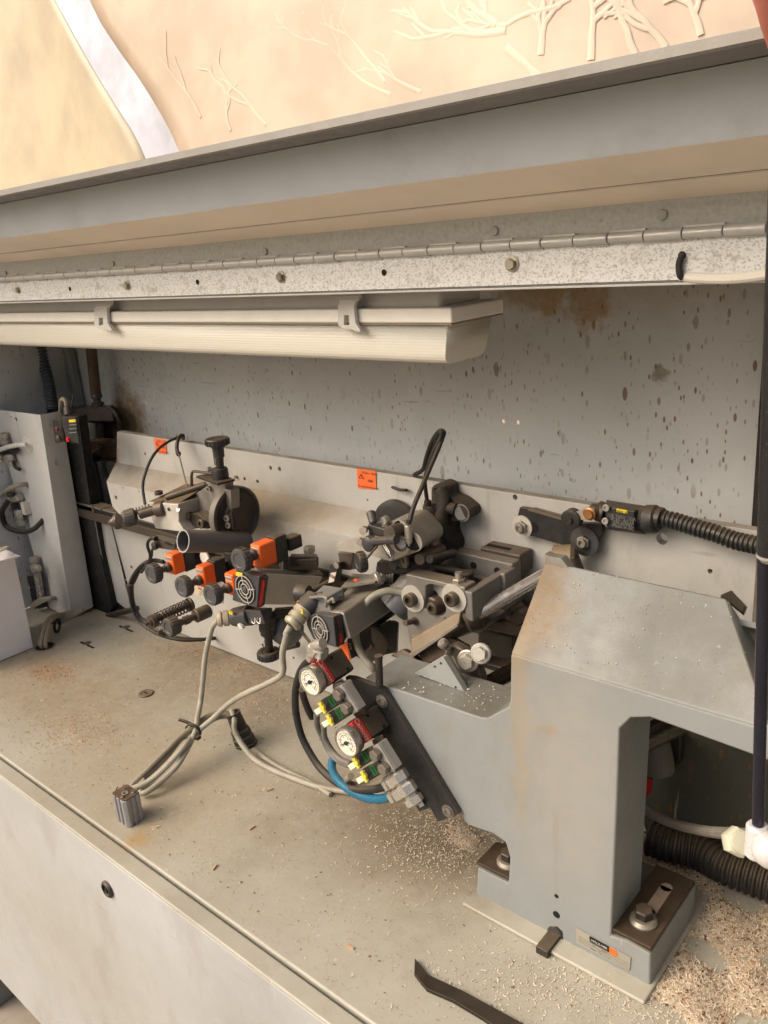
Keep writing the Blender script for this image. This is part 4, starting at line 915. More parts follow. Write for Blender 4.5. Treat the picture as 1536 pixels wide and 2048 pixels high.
part(M().hexa([G(1080, 1300, .75), G(1300, 1275, .80), G(1300, 1330, .80), G(1085, 1360, .75), G(1090, 1280, .78), G(1300, 1265, .83), G(1300, 1320, .83), G(1090, 1330, .78)]), 'under_slide', blackm, m1, .002)
# motor 2
H4 = A4
fy2 = .665
face2 = [H4(250, 30, fy2 + .008), H4(410, 48, fy2), H4(432, 288, fy2), H4(245, 275, fy2 + .006)]
face2 = [H4(238, 50, fy2 + .010), H4(300, 30, fy2 + .010), H4(408, 52, fy2), H4(432, 288, fy2), H4(375, 270, fy2), H4(238, 215, fy2 + .010)]
t2 = thing('fan_motor', 'grey fan motor right of the centre, tilted back above the red gauges', 'motor', H4(330, 150, fy2), 'finned motors with round fan grilles')
n2 = (face2[2] - face2[0]).cross(face2[5] - face2[0]).normalized()
if n2.y > 0: n2 = -n2
pc = sum(face2, Vector()) / 6; plane = lambda p: p - n2 * (p - pc).dot(n2)
def on2(x, y, off=0.0):
    r = ray(560 + x / 3.84, 1220 + y / 3.84); o = Vector((0, 0, CAMZ)); k = (pc - o).dot(n2) / r.dot(n2); return o + r * k + n2 * off
cv2 = part(M().prism([on2(*p) for p in ((198, 62), (262, 28), (408, 52), (432, 288), (372, 272), (255, 225), (205, 120))], -n2 * .014), 'fan_cover', mt('fan_cover_grey', (.22, .225, .24)), t2, .0012)
grille(cv2, t2, on2(315, 148), n2, .0185)
B2a = A3(545, 800, .800); B2b = A3(380, 730, .815)
part(M().hexa([on2(300, 34, -.0145), on2(412, 46, -.0145), on2(470, 262, -.0145), on2(300, 240, -.03), A3(395, 755, .83), A3(548, 790, .81), A3(560, 945, .79), A3(400, 900, .83)]), 'body', mgrey, t2, .004)
sr2 = [on2(408, 50), A4(440, 35, fy2 + .014), A4(482, 232, fy2 + .014), on2(432, 290)]
sr2 = [p + Vector((.0035, -.001, 0)) for p in sr2]
part(M().hexa(sr2 + [p + Vector((-.004, .010, 0)) for p in sr2]), 'side_strip', blackp, t2, .0008); arrow_label(sr2, t2)
part(M().hexa([A3(360, 760, .80), A3(520, 770, .80), A3(470, 800, .76), A3(300, 830, .73), A3(360, 768, .80), A3(520, 778, .80), A3(470, 808, .76), A3(300, 838, .73)]), 'name_strip', mgrey, t2)
part(M().box(A3(378, 800, .745) + ez * .002, (.006, .004, .002)), 'orange_mark', orange, t2)
part(M().hexa([A3(90, 880, .69), A3(200, 850, .70), A3(270, 960, .685), A3(150, 1030, .675), A3(130, 860, .73), A3(280, 830, .74), A3(320, 900, .72), A3(200, 960, .71)]), 'terminal_box', dgrey, t2, .004)
part(M().hexa([A3(155, 870, .692), A3(230, 878, .690), A3(245, 915, .688), A3(160, 885, .691), A3(215, 815, .73), A3(315, 830, .725), A3(322, 880, .72), A3(250, 915, .70)]), 'connector_hood', mt('hood_grey', (.47, .49, .49), .4, .1, .08, .3, .1), t2, .003)
part(M().tube([A3(150, 880, .688), A3(215, 875, .685), A3(232, 890, .683), A3(228, 925, .683)], .0026, 8, 4).tube([A3(240, 900, .683), A3(262, 885, .683), A3(268, 905, .683)], .0022, 8, 4), 'latch', steel, t2)
part(M().bolt(A3(302, 878, .70), Vector((.5, -1, .2)), .004, .002), 'screw', blackm, t2)
cg2 = thing('cable_gland_plug', 'cream ribbed cable gland feeding the fan motor near the centre', 'cable gland', A3(70, 990, .67))
gland(A3(52, 1018, .655), A3(118, 940, .678), cg2)
part(M().cyl(A3(112, 945, .677), A3(175, 890, .70), .0135, .0160, ch=.001), 'hood', dgrey, cg2); part(M().box(A3(104, 948, .667), (.008, .001, .006)), 'yellow_label', yellowl, cg2)
part(M().lathe(A3(142, 862, .72), Vector((-1, -.3, 0)), [(.012, 0), (.013, .004), (.013, .018), (.008, .02)], 18), 'side_knob', blackp, t2); part(M().cyl(A3(142, 862, .725), A3(260, 800, .78), .0055), 'side_shaft', blackm, t2)
part(M().box(A3(112, 918, .70), (.014, .010, .014)), 'orange_button', orange, t2, .002)
part(M().hexa([A4(448, 290, .700), A4(515, 235, .700), A4(540, 395, .700), A4(500, 390, .700), A4(455, 290, .715), A4(520, 235, .715), A4(545, 390, .715), A4(505, 385, .715)]), 'orange_panel', orange, t2, .001)
part(M().prism([A4(510, 220, .712), A4(590, 180, .73), A4(600, 330, .73), A4(545, 385, .712)], (0, .03, 0)), 'counter_body', blackp, t2, .002)
tm = M(); text_mesh(tm, '5', A4(540, 283, .7105), ex, ez, .014); part(tm, 'white_digit', white, t2)
part(M().tube([A4(150, 140, .70), A4(200, 210, .70), A4(245, 265, .695)], .0022, 6), 'tie_rod', blackm, t2)
# ================================================================ upper middle unit (B)
B = A3
ub = thing('trimming_unit', 'grey rounded trimming unit with hand lever on a dark brown cast bracket', 'machine unit', B(620, 580, .80))
A9 = zm(640, 950, 4.8)
brk = mt('dark_cast_brown', (.20, .175, .15), .6, .1, .25, .3, .5, .0008, 60)
bo = rnd([A9(*p, .868) for p in ((1070, 290), (1070, 110), (1150, 70), (1235, 110), (1240, 205), (1340, 245), (1440, 330), (1452, 390), (1410, 430), (1250, 445), (1245, 560), (1300, 680), (1275, 765), (1110, 740), (1050, 560), (1010, 330))], .010, 4)
part(M().prism(bo, (0, .024, 0), [circ(A9(1120, 158, .868), .0052, 14)]), 'cast_bracket', brk, ub, .003)
part(M().tube([A9(1160, 130, .866), A9(1190, 260, .862), A9(1170, 420, .86), A9(1200, 600, .862), A9(1230, 700, .866)], .0095, 12, 4), 'bracket_rib', brk, ub)
part(M().tube([A9(1030, 320, .862), A9(1100, 300, .86), A9(1180, 300, .862), A9(1300, 330, .866)], .0085, 12, 4), 'bracket_rib', brk, ub)
part(M().ring(A9(1365, 362, .8675), -ey, .0125, .0105, .0012).cyl(A9(1362, 362, .868), A9(1362, 362, .8672), .0100), 'bracket_bush', steel, ub)
bx_ = A9(1040, 350, .825) - A9(810, 462, .75)
part(M().prism(rnd([A9(*p, .75) for p in ((575, 490), (700, 440), (800, 440), (860, 490), (965, 620), (968, 700), (915, 748), (800, 790), (680, 835), (590, 700), (560, 600))], .007, 4), bx_), 'barrel_housing', mt('unit_grey', (.60, .575, .53), .42, .3, .06, .4, .15), ub, .003, segs=3)
part(M().prism(rnd([A9(*p, .748) for p in ((152, 668), (260, 615), (470, 545), (600, 560), (700, 640), (700, 790), (683, 836), (560, 800), (480, 772), (340, 792), (330, 752), (165, 735))], .004, 3), (.012, .022, .002)), 'front_plate', mt('unit_plate_grey', (.62, .595, .55), .45, .2, .08, .35, .15), ub, .002, segs=3)
for (x, y, r) in ((775, 515, .0110), (905, 640, .0115)): part(M().lathe(A9(x, y, .7475), -ey, [(r * 1.12, -.001), (r * 1.12, .0008), (r, .0010), (r, -.004)], 26), 'port_ring', mt('unit_plate_grey', (.62, .595, .55)), ub); part(M().cyl(A9(x, y, .7478), A9(x, y, .7468), r * .98, seg=26), 'port_hole', holem, ub)
part(M().cyl(A9(665, 560, .722), A9(785, 515, .752), .0088, ch=.0008, seg=26), 'adjusting_sleeve', browns, ub)
ff = A9(855, 655, .742)
part(M().cyl(ff + ez * .006, ff + ez * .024, .0050, .0046, ch=.001).lathe(ff - ez * .004, ez, [(.0012, 0), (.0045, .006), (.0045, .010)], 14), 'air_fitting', brass, ub)
part(M().ring(A9(790, 660, .744), -ey + ex * .3, .0125, .0088, .005, 22).cyl(A9(790, 660, .746), A9(785, 662, .738), .0055), 'lock_nut', hexm, ub)
wd = A9(700, 455, .872)
part(M().lathe(wd, ey - ex * .25, [(.024, 0), (.0325, .003), (.0325, .012), (.028, .014)], 40), 'rear_wheel', mt('wheel_black', (.13, .125, .12), .5), ub)
part(M().hexa([A9(460, 470, .728), A9(655, 530, .728), A9(655, 595, .728), A9(470, 580, .728), A9(475, 455, .742), A9(665, 515, .742), A9(665, 585, .742), A9(480, 570, .742)]), 'clamp_block', blackp, ub, .002)
part(M().cyl(A9(487, 350, .735), A9(512, 470, .728), .0062, .0050, ch=.002), 'upper_lever', dgrey, ub)
part(M().tube([A9(500, 640, .722), A9(600, 630, .720), A9(735, 622, .718)], .0056, 12), 'hand_lever', mt('lever_dark', (.20, .195, .20), .35), ub)
part(M().lathe(A9(505, 645, .727), -ey, [(.0100, 0), (.0105, .002), (.0100, .010), (.007, .012)], 22), 'lever_hub', mt('lever_dark', (.20, .195, .20)), ub)
for (x, y, x2, y2) in ((425, 525, 470, 500), (400, 637, 460, 600)):
    part(M().cyl(A9(x, y, .72), A9(x2, y2, .735), .0026).hexn(A9(x, y, .722), A9(x, y, .72) - A9(x2, y2, .735), .0058, .005), 'hex_bolt', hexm, ub)
part(M().cyl(A9(535, 470, .735), A9(600, 445, .742), .0022).lathe(A9(600, 447, .740), A9(640, 430, .750) - A9(600, 447, .740), [(.005, 0), (.0058, .001), (.0058, .010), (.005, .011)], 16), 'set_screw', brass, ub)
p = B(410, 705, .72); knob(p + ey * .006, Vector((-.5, -1, 0)), .0135, .012, ub, blackp, 'small_knob', 14)
part(M().tube([B(430, 688, .715), B(452, 660, .715), B(490, 610, .722)], .0015, 6), 'wire', blackm, ub)
a = [B(505, 622, .718), B(528, 612, .718), B(566, 662, .718), B(540, 688, .718)]
sc_ = part(M().prism(a, (0, .002, 0)), 'scale_strip', blackp, ub); tm = M()
uu = a[3] - a[0]
for k, dch in enumerate('0001'): text_mesh(tm, dch, a[0].lerp(a[1], .5).lerp(a[3].lerp(a[2], .5), .2 + .2 * k) - ey * .0006, (a[1] - a[0]), -uu, .011)
sub(sc_, 'digits', tm, white)
for (x0_, y0_, x1_, y1_, r, mm) in ((600, 700, 720, 655, .0095, blackm), (690, 690, 800, 640, .008, browns), (560, 720, 700, 700, .007, blackm), (740, 690, 860, 660, .006, blackm)):
    part(M().cyl(B(x0_, y0_, .76), B(x1_, y1_, .82), r, ch=.001), 'guide_rod', mm, ub)
part(M().lathe(B(622, 695, .755), -ey - ex * .4, [(.010, 0), (.010, .003), (.004, .0032), (.004, .001)], 16), 'guide_bush', browns, ub)
part(M().hexa([B(480, 700, .775), B(780, 700, .80), B(800, 760, .80), B(470, 770, .775), B(520, 670, .84), B(850, 670, .84), B(850, 720, .84), B(520, 740, .84)]), 'slide_base', blackm, ub, .003)
part(M().hexa([B(286, 655, .765), B(368, 655, .765), B(350, 745, .765), B(300, 740, .765), B(310, 650, .80), B(395, 650, .80), B(390, 735, .80), B(330, 740, .80)]), 'side_support', browns, ub, .002)
part(M().hexa([B(0, 625, .775), B(20, 620, .775), B(20, 745, .775), B(0, 740, .775), B(15, 605, .81), B(40, 605, .81), B(40, 740, .81), B(20, 745, .81)]), 'end_stop', blackm, ub, .001)
t = thing('counter_strip', 'small black digit counter with tilted face left of the upright lever unit', 'counter', B(265, 760, .76))
part(M().hexa([B(250, 715, .745), B(295, 705, .745), B(270, 805, .745), B(235, 812, .745), B(262, 705, .765), B(318, 700, .765), B(300, 800, .765), B(250, 808, .765)]), 'housing', blackp, t, .001)
part(M().prism([B(252, 758, .7448), B(280, 752, .7448), B(268, 800, .7448), B(240, 806, .7448)], (0, -.0006, 0)), 'window', mt('counter_window', (.8, .72, .66)), t)
tm = M(); text_mesh(tm, '008', B(262, 778, .7438), ex - ez * .2, ez, .008); part(tm, 'digits', ink, t)
part(M().lathe(B(282, 718, .744), -ey, [(.005, 0), (.005, .002), (.002, .0022)], 12), 'screw', steel, t)
# looped hoses of that unit
t = thing('looped_hose', 'tall double loop of black air hose rising above the plate over the grey unit', 'hose', B(640, 560, .742))
part(M().tube([ff + ez * .028, B(642, 500, .745), B(662, 430, .755), B(700, 340, .775), B(742, 240, .80), B(785, 140, .82), B(806, 85, .83), B(812, 62, .832), B(798, 53, .834), B(780, 66, .836), B(750, 115, .84), B(726, 185, .85), B(708, 245, .87), B(672, 268, .885), B(665, 275, .91)], .0031, 10), 'hose', rubber, t)
part(M().tube([B(700, 255, .90), B(735, 205, .86), B(768, 115, .84), B(786, 68, .83), B(797, 60, .828), B(797, 85, .826), B(758, 165, .82), B(735, 230, .82), B(718, 290, .83), B(722, 350, .84), B(730, 408, .845)], .0028, 10), 'hose', rubber, t)
part(M().cyl(B(730, 398, .845), B(732, 425, .845), .0048), 'fitting', blackm, t)
# side hose and cup right of the second motor
tag(M().tube([B(640, 862, .775), B(590, 850, .77), B(530, 848, .76), (B(460, 875, .745)), B(405, 940, .73), B(378, 1020, .72), B(380, 1100, .715), B(415, 1175, .71), B(455, 1222, .71), B(475, 1250, .72)], .0052, 12).obj('grey_air_hose', cable), 'thick grey hose bowing down between second motor and casting arm', 'hose')
tag(M().ring(B(575, 925, .78), Vector((-.5, -.6, -.75)), .024, .021, .004, 32).lathe(B(575, 925, .78), Vector((.5, .6, .75)), [(.024, 0), (.025, .02), (.024, .05), (.015, .055)], 32).obj('suction_stub', pipe_m), 'dark grey suction stub open downward behind the thick grey hose', 'pipe')
part(M().cyl(B(488, 780, .775), B(520, 775, .785), .0075, ch=.001).cyl(B(470, 788, .77), B(492, 780, .776), .0095, ch=.001), 'fitting', brass, t2)
m = M()
for k in range(4): m.ring(B(528 + k * 13, 770 + k * 2, .79), ex + ey * .3, .012, .009, .003)
part(m, 'ribbed_sleeve', blackm, t2)
# dark counter block low behind the second motor
t = thing('cutter_guard', 'black cutter guard with round cover low behind the thick grey hose', 'guard', B(500, 1080, .80))
part(M().hexa([B(400, 1050, .79), B(540, 990, .81), B(585, 1000, .81), B(575, 1150, .81), B(430, 1190, .79), B(560, 990, .85), B(590, 1000, .85), B(585, 1150, .85)]), 'guard_block', blackm, t, .003)
part(M().lathe(B(440, 1100, .775), -ey + ex * .5, [(.028, 0), (.028, .006), (.02, .008), (.008, .008), (.008, .011)], 32), 'round_cover', browns, t)
part(M().cyl(B(430, 1020, .79), B(555, 935, .84), .010), 'guard_bar', blackp, t)

# ================================================================ unit C: open box casting
c = A5; cy0 = .75
TL = c(112, 320, cy0); TR = c(548, 420, cy0)
uc = thing('slide_housing', 'dull grey open box casting with two pale washers on its front face', 'housing', TL)
fpoly = [c(112, 320, cy0), c(548, 420, cy0), c(548, 590, cy0), c(500, 640, cy0), c(400, 650, cy0), c(330, 760, cy0), c(150, 880, cy0), c(130, 750, cy0)]
oh = [c(x, y, cy0) for x, y in ((262, 412), (300, 396), (370, 410), (404, 440), (406, 600), (380, 628), (300, 612), (255, 575))]
frontm = mt('housing_front', (.47, .455, .43), .45, .2, .08, .5, .15)
part(M().prism(fpoly, (0, .024, 0), [oh]), 'front_block', frontm, uc, .002)
part(M().prism([c(238, 390, cy0 + .022), c(430, 400, cy0 + .022), c(430, 680, cy0 + .022), c(238, 660, cy0 + .022)], (0, .003, 0)), 'recess_back', blackm, uc)
for (x, y, r) in ((170, 500, .0185), (472, 495, .0185)):
    p = c(x, y, cy0 - .0002); part(M().ring(p, -ey, r, .005, .0016, 32), 'washer', mt('washer_pale', (.72, .70, .66), .4, .2, .05, .15, .15), uc)
    part(M().bolt(p - ey * .001, -ey, .0092, .010), 'cap_screw', browns, uc)
part(M().ring(c(330, 470, cy0 + .018), -ey, .022, .006, .0015, 32), 'washer', mt('washer_pale', (.72, .70, .66)), uc)
part(M().lathe(c(345, 545, cy0 + .018), -ey, [(.0150, 0), (.0150, .012), (.013, .014), (.008, .014)], 24), 'spacer', browns, uc)
part(M().bolt(c(335, 560, cy0 + .004), -ey, .0085, .010), 'cap_screw', browns, uc)
part(M().cyl(c(110, 680, cy0 - .02), c(186, 665, cy0), .0038).lathe(c(186, 664, cy0), -ey, [(.0058, 0), (.0058, .002)], 14), 'spring_pin', browns, uc)
p = c(505, 385, cy0 + .012); part(M().lathe(p - ez * .002, ez, [(.0105, 0), (.0105, .0015)], 20).hexn(p, ez, .0085, .006).cyl(p, p + ez * .014, .0045), 'stud_nut', hexm, uc)
zt2 = TL.z; xl, xr = TL.x, TR.x
boxm = mt('housing_box', (.44, .43, .41), .45, .15, .1, .4, .25)
part(M().bx(xl + .010, xl + .016, cy0 + .024, .840, zt2 - .07, zt2 - .003), 'left_wall', boxm, uc, .001)
part(M().bx(xr - .002, xr + .010, cy0 + .0, .838, zt2 - .042, zt2 - .003), 'right_wall', boxm, uc, .002)
part(M().bx(xr + .006, xr + .015, .815, .842, zt2 - .052, zt2 - .001), 'corner_boss', boxm, uc, .002)
part(M().bx(xl + .012, xr + .012, .838, .8595, zt2 - .08, zt2 + .004), 'back_wall', boxm, uc, .003)
part(M().bx(xl + .016, xr - .002, cy0 + .026, .838, zt2 - .072, zt2 - .066), 'floor', boxm, uc)
part(M().bx(xl + .016, xr - .003, .829, .8375, zt2 - .028, zt2 - .022), 'inner_ledge', boxm, uc, .001)
part(M().bx(xl + .040, xr + .010, .860, .8915, zt2 - .02, zt2 + .008), 'rear_rail', mt('rear_rail_brown', (.30, .26, .235), .5, .2, .1, .4, .3), uc, .003)
for f_ in (.35, .75): part(M().lathe(Vector((xl + (xr - xl) * f_ + .012, .8378, zt2 - .010)), -ey, [(.0048, 0), (.0048, .0006)], 16), 'screw_hole', holem, uc)
part(M().bx(xl + .045, xr - .012, .868, .876, zt2 + .0079, zt2 + .0084), 'rail_slot', holem, uc)
p = Vector((xl + .052, .81, zt2 - .035)); part(M().cyl(p, p + ez * .028, .010, ch=.002).tube([p + ez * .024, p + Vector((-.02, -.008, .029)), p + Vector((-.045, -.016, .030))], .005, 10), 'clamp_lever', blackp, uc)
# slide arm and rod
sa = thing('cross_slide', 'dusty brown slide arm running down to the casting behind the grey triangle bracket', 'slide', c(330, 780, .74))
part(M().hexa([c(150, 800, .735), c(520, 585, cy0 - .002), c(505, 690, cy0 - .008), c(150, 925, .728), c(160, 760, .765), c(600, 560, .79), c(640, 700, .79), c(200, 930, .765)]), 'slide_body', mt('slide_dusty', (.50, .44, .36), .5, .1, .1, .7, .3), sa, .003)
part(M().hexa([c(140, 905, .7265), c(490, 683, cy0 - .010), c(500, 705, cy0 - .010), c(150, 945, .7265), c(150, 905, .735), c(495, 683, cy0 - .002), c(505, 705, cy0 - .002), c(155, 945, .735)]), 'slide_rim', mt('slide_rim', (.56, .52, .47), .4, .3), sa, .001)
part(M().hexa([c(520, 590, cy0), c(680, 640, .775), c(690, 720, .775), c(400, 800, cy0), c(560, 560, .80), c(700, 620, .80), c(720, 700, .80), c(480, 800, .80)]), 'bearing_block', browns, sa, .004)
part(M().hexa([c(200, 880, .74), c(400, 770, .755), c(560, 830, .76), c(240, 1010, .735), c(260, 860, .78), c(460, 770, .79), c(600, 850, .79), c(300, 1000, .78)]), 'lower_block', rusty, sa, .003)
part(M().hexa([c(0, 920, .724), c(90, 868, .73), c(150, 900, .73), c(240, 1010, .722), c(60, 900, .75), c(120, 865, .75), c(200, 900, .75), c(280, 1000, .75)]), 'foot', browns, sa, .002)
rod0 = c(600, 635, .765); rod1 = YP(1122, 1130, .865); rax = (rod1 - rod0).normalized()
part(M().lathe(rod0 - rax * .012, rax, [(.0125, 0), (.0145, .002), (.0145, .016), (.012, .018)], 28), 'rod_bush', browns, sa)
tag(M().cyl(rod0 - rax * .003, rod1, .0084, seg=32, ch=.001).obj('chrome_rod', chrome), 'polished chrome rod from the slide arm up to the back plate', 'rod')
t = thing('rod_clamp', 'dusty brown clamp holding the upper end of the chrome rod at the plate', 'clamp', rod1)
part(M().lathe(YP(1128, 1115, .852), ex + ey * .4 + ez * .1, [(.010, -.014), (.016, -.012), (.016, .010), (.012, .014)], 28), 'clamp_ring', mt('slide_dusty', (.5, .44, .36)), t)
part(M().hexa([YP(1100, 1125, .83), YP(1150, 1112, .845), YP(1160, 1150, .845), YP(1105, 1170, .83), YP(1110, 1112, .865), YP(1155, 1100, .885), YP(1170, 1140, .885), YP(1120, 1165, .865)]), 'clamp_body', browns, t, .003)
part(M().hexa([YP(1104, 1113, .845), YP(1130, 1098, .85), YP(1133, 1102, .85), YP(1107, 1118, .845), YP(1107, 1111, .855), YP(1133, 1096, .86), YP(1136, 1100, .86), YP(1110, 1116, .855)]), 'clamp_tab', browns, t, .0005)
# dark carriage behind
t = thing('rear_carriage', 'dark greasy carriage behind the chrome rod and the casting pillar', 'carriage', c(760, 760, .85))
for (q, y, mm) in ((((650, 640), (960, 700), (960, 790), (640, 720)), .83, browns), (((640, 720), (900, 780), (900, 1040), (780, 1040), (640, 960)), .855, mt('olive_dark', (.24, .22, .18), .5, .1, .15, .4, .4)), (((780, 560), (1100, 560), (1080, 660), (760, 640)), .86, blackm), (((650, 960), (800, 1000), (900, 1060), (860, 1075), (650, 1000)), .80, blackm)):
    part(M().prism([c(*p, y) for p in q], (0, .025, 0)), 'carriage_plate', mm, t, .003)
part(M().cyl(c(860, 590, .83), c(960, 560, .85), .008).cyl(c(920, 640, .83), c(980, 600, .85), .010), 'guide_pin', browns, t)

# ================================================================ big casting
cs = thing('cast_stand', 'big grey painted cast stand with sloping hood, side arm and bolted foot', 'stand', YP(1120, 1880, .645))
F = lambda x, y: YP(x, y, .645)
D2 = .073
PT, PL = F(1021, 1308), F(1018, 1700)
front = [F(1021, 1308), Vector((XFR, .645, .342)), Vector((XFR, .645, .3125)), F(1300, 1436), F(1262, 1437), F(1240, 1458), F(1234, 1600), F(1222, 1872), F(1252, 1880), F(1301, 1908), F(1300, 1980), F(952, 1793), F(955, 1735), F(1016, 1766), F(1019, 1715), F(1010, 1685), F(985, 1668), F(934, 1650), F(765, 1380), F(727, 1356), F(960, 1434), F(975, 1435), F(1016, 1413), F(1020, 1400)]
notch = [F(1095, 1878), F(1097, 1860), F(1104, 1853), F(1115, 1853), F(1125, 1863), F(1127, 1893)]
holes_ = [circ(F(1113, 1792), .0022, 10), circ(F(1113, 1829), .0042, 14)]
cast_m = panel_mat('cast_paint_stained', (.53, .54, .535), [
    (tuple(YP(1075, 1220, .69)), .045, .6, (1.3, .8, .8), (.48, .40, .29), .9),
    (tuple(F(1040, 1500)), .022, .5, (2.0, 1, .22), (.56, .50, .40), .6),
    (tuple(F(1101, 1461)), .0075, .4, (1, 1, 1), (.58, .47, .30), .85),
    (tuple(F(1130, 1560)), .06, .7, (1, 1, .5), (.60, .58, .54), .6),
    (tuple(F(1150, 1950)), .10, .5, (.5, 1, 1.6), (.46, .50, .50), .35)], .50, 0, .95, dc=(.37, .355, .31))
part(M().prism(front, (0, D2, 0)), 'front_frame', cast_m, cs, .0025, segs=3)
for (x, y, r) in ((1113, 1792, .0024), (1113, 1829, .0043)): part(M().lathe(F(x, y), -ey, [(r, 0), (r, .0004)], 18), 'drilled_hole', holem, cs)
# hood top, sides
FL_, FR_ = F(1021, 1308), Vector((XFR, .645, .342)); BL_, BR_ = YP(1091, 1120, .72), YP(1454, 1196, .72)
th = Vector((0, .006, -.012))
part(M().hexa([FL_ + Vector((0, .0005, .0004)), FR_ + Vector((0, .0005, .0004)), BR_, BL_, FL_ + th, FR_ + th, BR_ + th, BL_ + th]), 'hood_top', cast_m, cs, .0025, segs=3)
sr_ = [FR_ + Vector((-.001, .001, -.002)), BR_ + Vector((.001, 0, -.001)), YP(1540, 1330, .775), Vector((-.150, .665, .290))]
part(M().hexa(sr_ + [p + Vector((-.010, .0, -.006)) for p in sr_]), 'hood_side', cast_m, cs, .002)
part(M().hexa([FL_ + Vector((.002, .004, -.003)), BL_ + Vector((.002, 0, -.003)), BL_ + Vector((.002, 0, -.12)), FL_ + Vector((.002, .004, -.10)), FL_ + Vector((.012, .004, -.003)), BL_ + Vector((.012, 0, -.003)), BL_ + Vector((.012, 0, -.12)), FL_ + Vector((.012, .004, -.10))]), 'hood_wall', cast_m, cs, .002)
part(M().prism([BL_ + Vector((.001, -.003, -.004)), BL_ + Vector((-.0, -.003, .008)), YP(1099, 1113, .717), YP(1122, 1117, .717), YP(1136, 1134, .717), BL_ + Vector((.03, -.003, -.010))], (0, .012, 0)), 'corner_ear', cast_m, cs, .001)
part(M().hexa([YP(1440, 1190, .722), YP(1463, 1180, .73), YP(1490, 1212, .735), YP(1485, 1225, .73), YP(1440, 1194, .735), YP(1466, 1184, .745), YP(1496, 1214, .75), YP(1488, 1232, .745)]), 'hinge_bracket', browns, cs, .001)
part(M().hexa([BL_ + Vector((0, .004, -.02)), BR_ + Vector((.05, .004, -.02)), (-.17, .884, .30), (-.46, .884, .30), BL_ + Vector((0, .004, -.026)), BR_ + Vector((.05, .004, -.026)), (-.17, .884, .294), (-.46, .884, .294)]), 'shade_cover', cast_m, cs)  # added cover hidden behind the hood, darkens the opening below
part(M().hexa([(-.40, .718, .0), (-.315, .718, .0), (-.315, .718, .30), (-.40, .718, .40), (-.40, .728, .0), (-.315, .728, .0), (-.315, .728, .30), (-.40, .728, .40)]), 'rear_rib', cast_m, cs)
# foot
fx0, fx1 = F(952, 1793).x, F(1300, 1980).x; fz = .046
part(M().bx(fx0, fx1, .7185, .765, 0.0005, fz), 'foot', cast_m, cs, .003)
part(M().hexa([(fx1 - .046, .6475, fz + .0005), (fx1 - .001, .6475, fz + .0005), (fx1 - .001, .763, fz + .0005), (fx1 - .046, .763, fz + .0005)] + [(fx1 - .046, .6475, fz + .005), (fx1 - .001, .6475, fz + .005), (fx1 - .001, .763, fz + .005), (fx1 - .046, .763, fz + .005)]), 'clamp_plate', mt('rust_plate', (.25, .20, .15), .5, .3, .2, .15, .5, .0006, 50), cs, .001, label='rusty clamp plate with a slot on the right foot')
m = M().bx(fx1 - .0285, fx1 - .0155, .690, .735, fz + .0052, fz + .0056); m.cyl((fx1 - .022, .690, fz + .0052), (fx1 - .022, .690, fz + .0056), .0065).cyl((fx1 - .022, .735, fz + .0052), (fx1 - .022, .735, fz + .0056), .0065)
part(m, 'plate_slot', mt('slot_dust', (.60, .52, .46), .8, 0, .2, .3), cs)
def clampbolt(p):
    part(M().lathe(p, ez, [(.0145, 0), (.0145, .002), (.0120, .0055), (.0105, .006)], 28), 'washer', steel, cs)
    part(M().hexn(p + ez * .006, ez, .0098, .010), 'hex_bolt', blackm, cs)
clampbolt(Vector((fx1 - .022, .676, fz + .0055)))
lx = F(985, 1752).x
part(M().hexa([(fx0 + .001, .647, fz + .0005), (PL.x - .001, .647, fz + .0005), (PL.x - .001, .700, fz + .0005), (fx0 + .001, .690, fz + .0005), (fx0 + .001, .647, fz + .004), (PL.x - .001, .647, fz + .004), (PL.x - .001, .700, fz + .004), (fx0 + .001, .690, fz + .004)]), 'clamp_plate', mt('rust_plate', (.25, .20, .15)), cs, .001, label='rusty clamp plate on the left foot under the arm')
clampbolt(Vector((PL.x - .016, .668, fz + .0045)))
part(M().bx(ZP(925, 1803, .006).x, fx1 + .004, ZP(1303, 2012, .006).y, .80, .0006, .0055), 'sole_plate', top_m, cs, .002)
b0_ = F(1110, 1872); part(M().prism(notch, (0, -.0006, 0)), 'notch', mt('notch_dark', (.16, .16, .15), .6), cs)
part(M().box((b0_.x, .633, b0_.z - .001), (.015, .034, .013)), 'key_block', blackm, cs, .001)
part(M().cyl((b0_.x, .6435, b0_.z + .004), (b0_.x, .6445, b0_.z + .004), .0088), 'pin_end', dgrey, cs)
# nameplate
a = [YP(*p, .6444) for p in ((1153, 1855), (1262, 1915), (1259, 1941), (1153, 1885))]
np_ = part(M().prism(a, (0, -.0005, 0)), 'name_plate', mt('nameplate_grey', (.60, .58, .53), .4, .1, .04, .05, .1), cs)
u, v = a[1] - a[0], a[3] - a[0]; q = lambda s_, t_, o_=-.0008: a[0] + u * s_ + v * t_ + Vector((0, o_, 0))
un = u.normalized(); vn = v.normalized()
pill = [q(.26, .02), q(.62, .02), q(.64, .18), q(.62, .40), q(.27, .40), q(.25, .2)]
sub(np_, 'logo_field', M().prism(pill, (0, -.0002, 0)), ink)
sub(np_, 'logo_tip', M().prism([q(.62, .06), q(.74, .06), q(.77, .22), q(.74, .42), q(.62, .42)], (0, -.0003, 0)), orange)
tm = M(); text_mesh(tm, 'HOLZ-HER', q(.44, .21, -.0012), u, -v, .0038); sub(np_, 'logo_lettering', tm, white)
tm = M()
for k, s_ in enumerate(('Typ            Baujahr', 'Nr.', 'Masch.       Hz     V     A')): text_mesh(tm, s_, q(.45, .52 + .15 * k), u, -v, .0022)
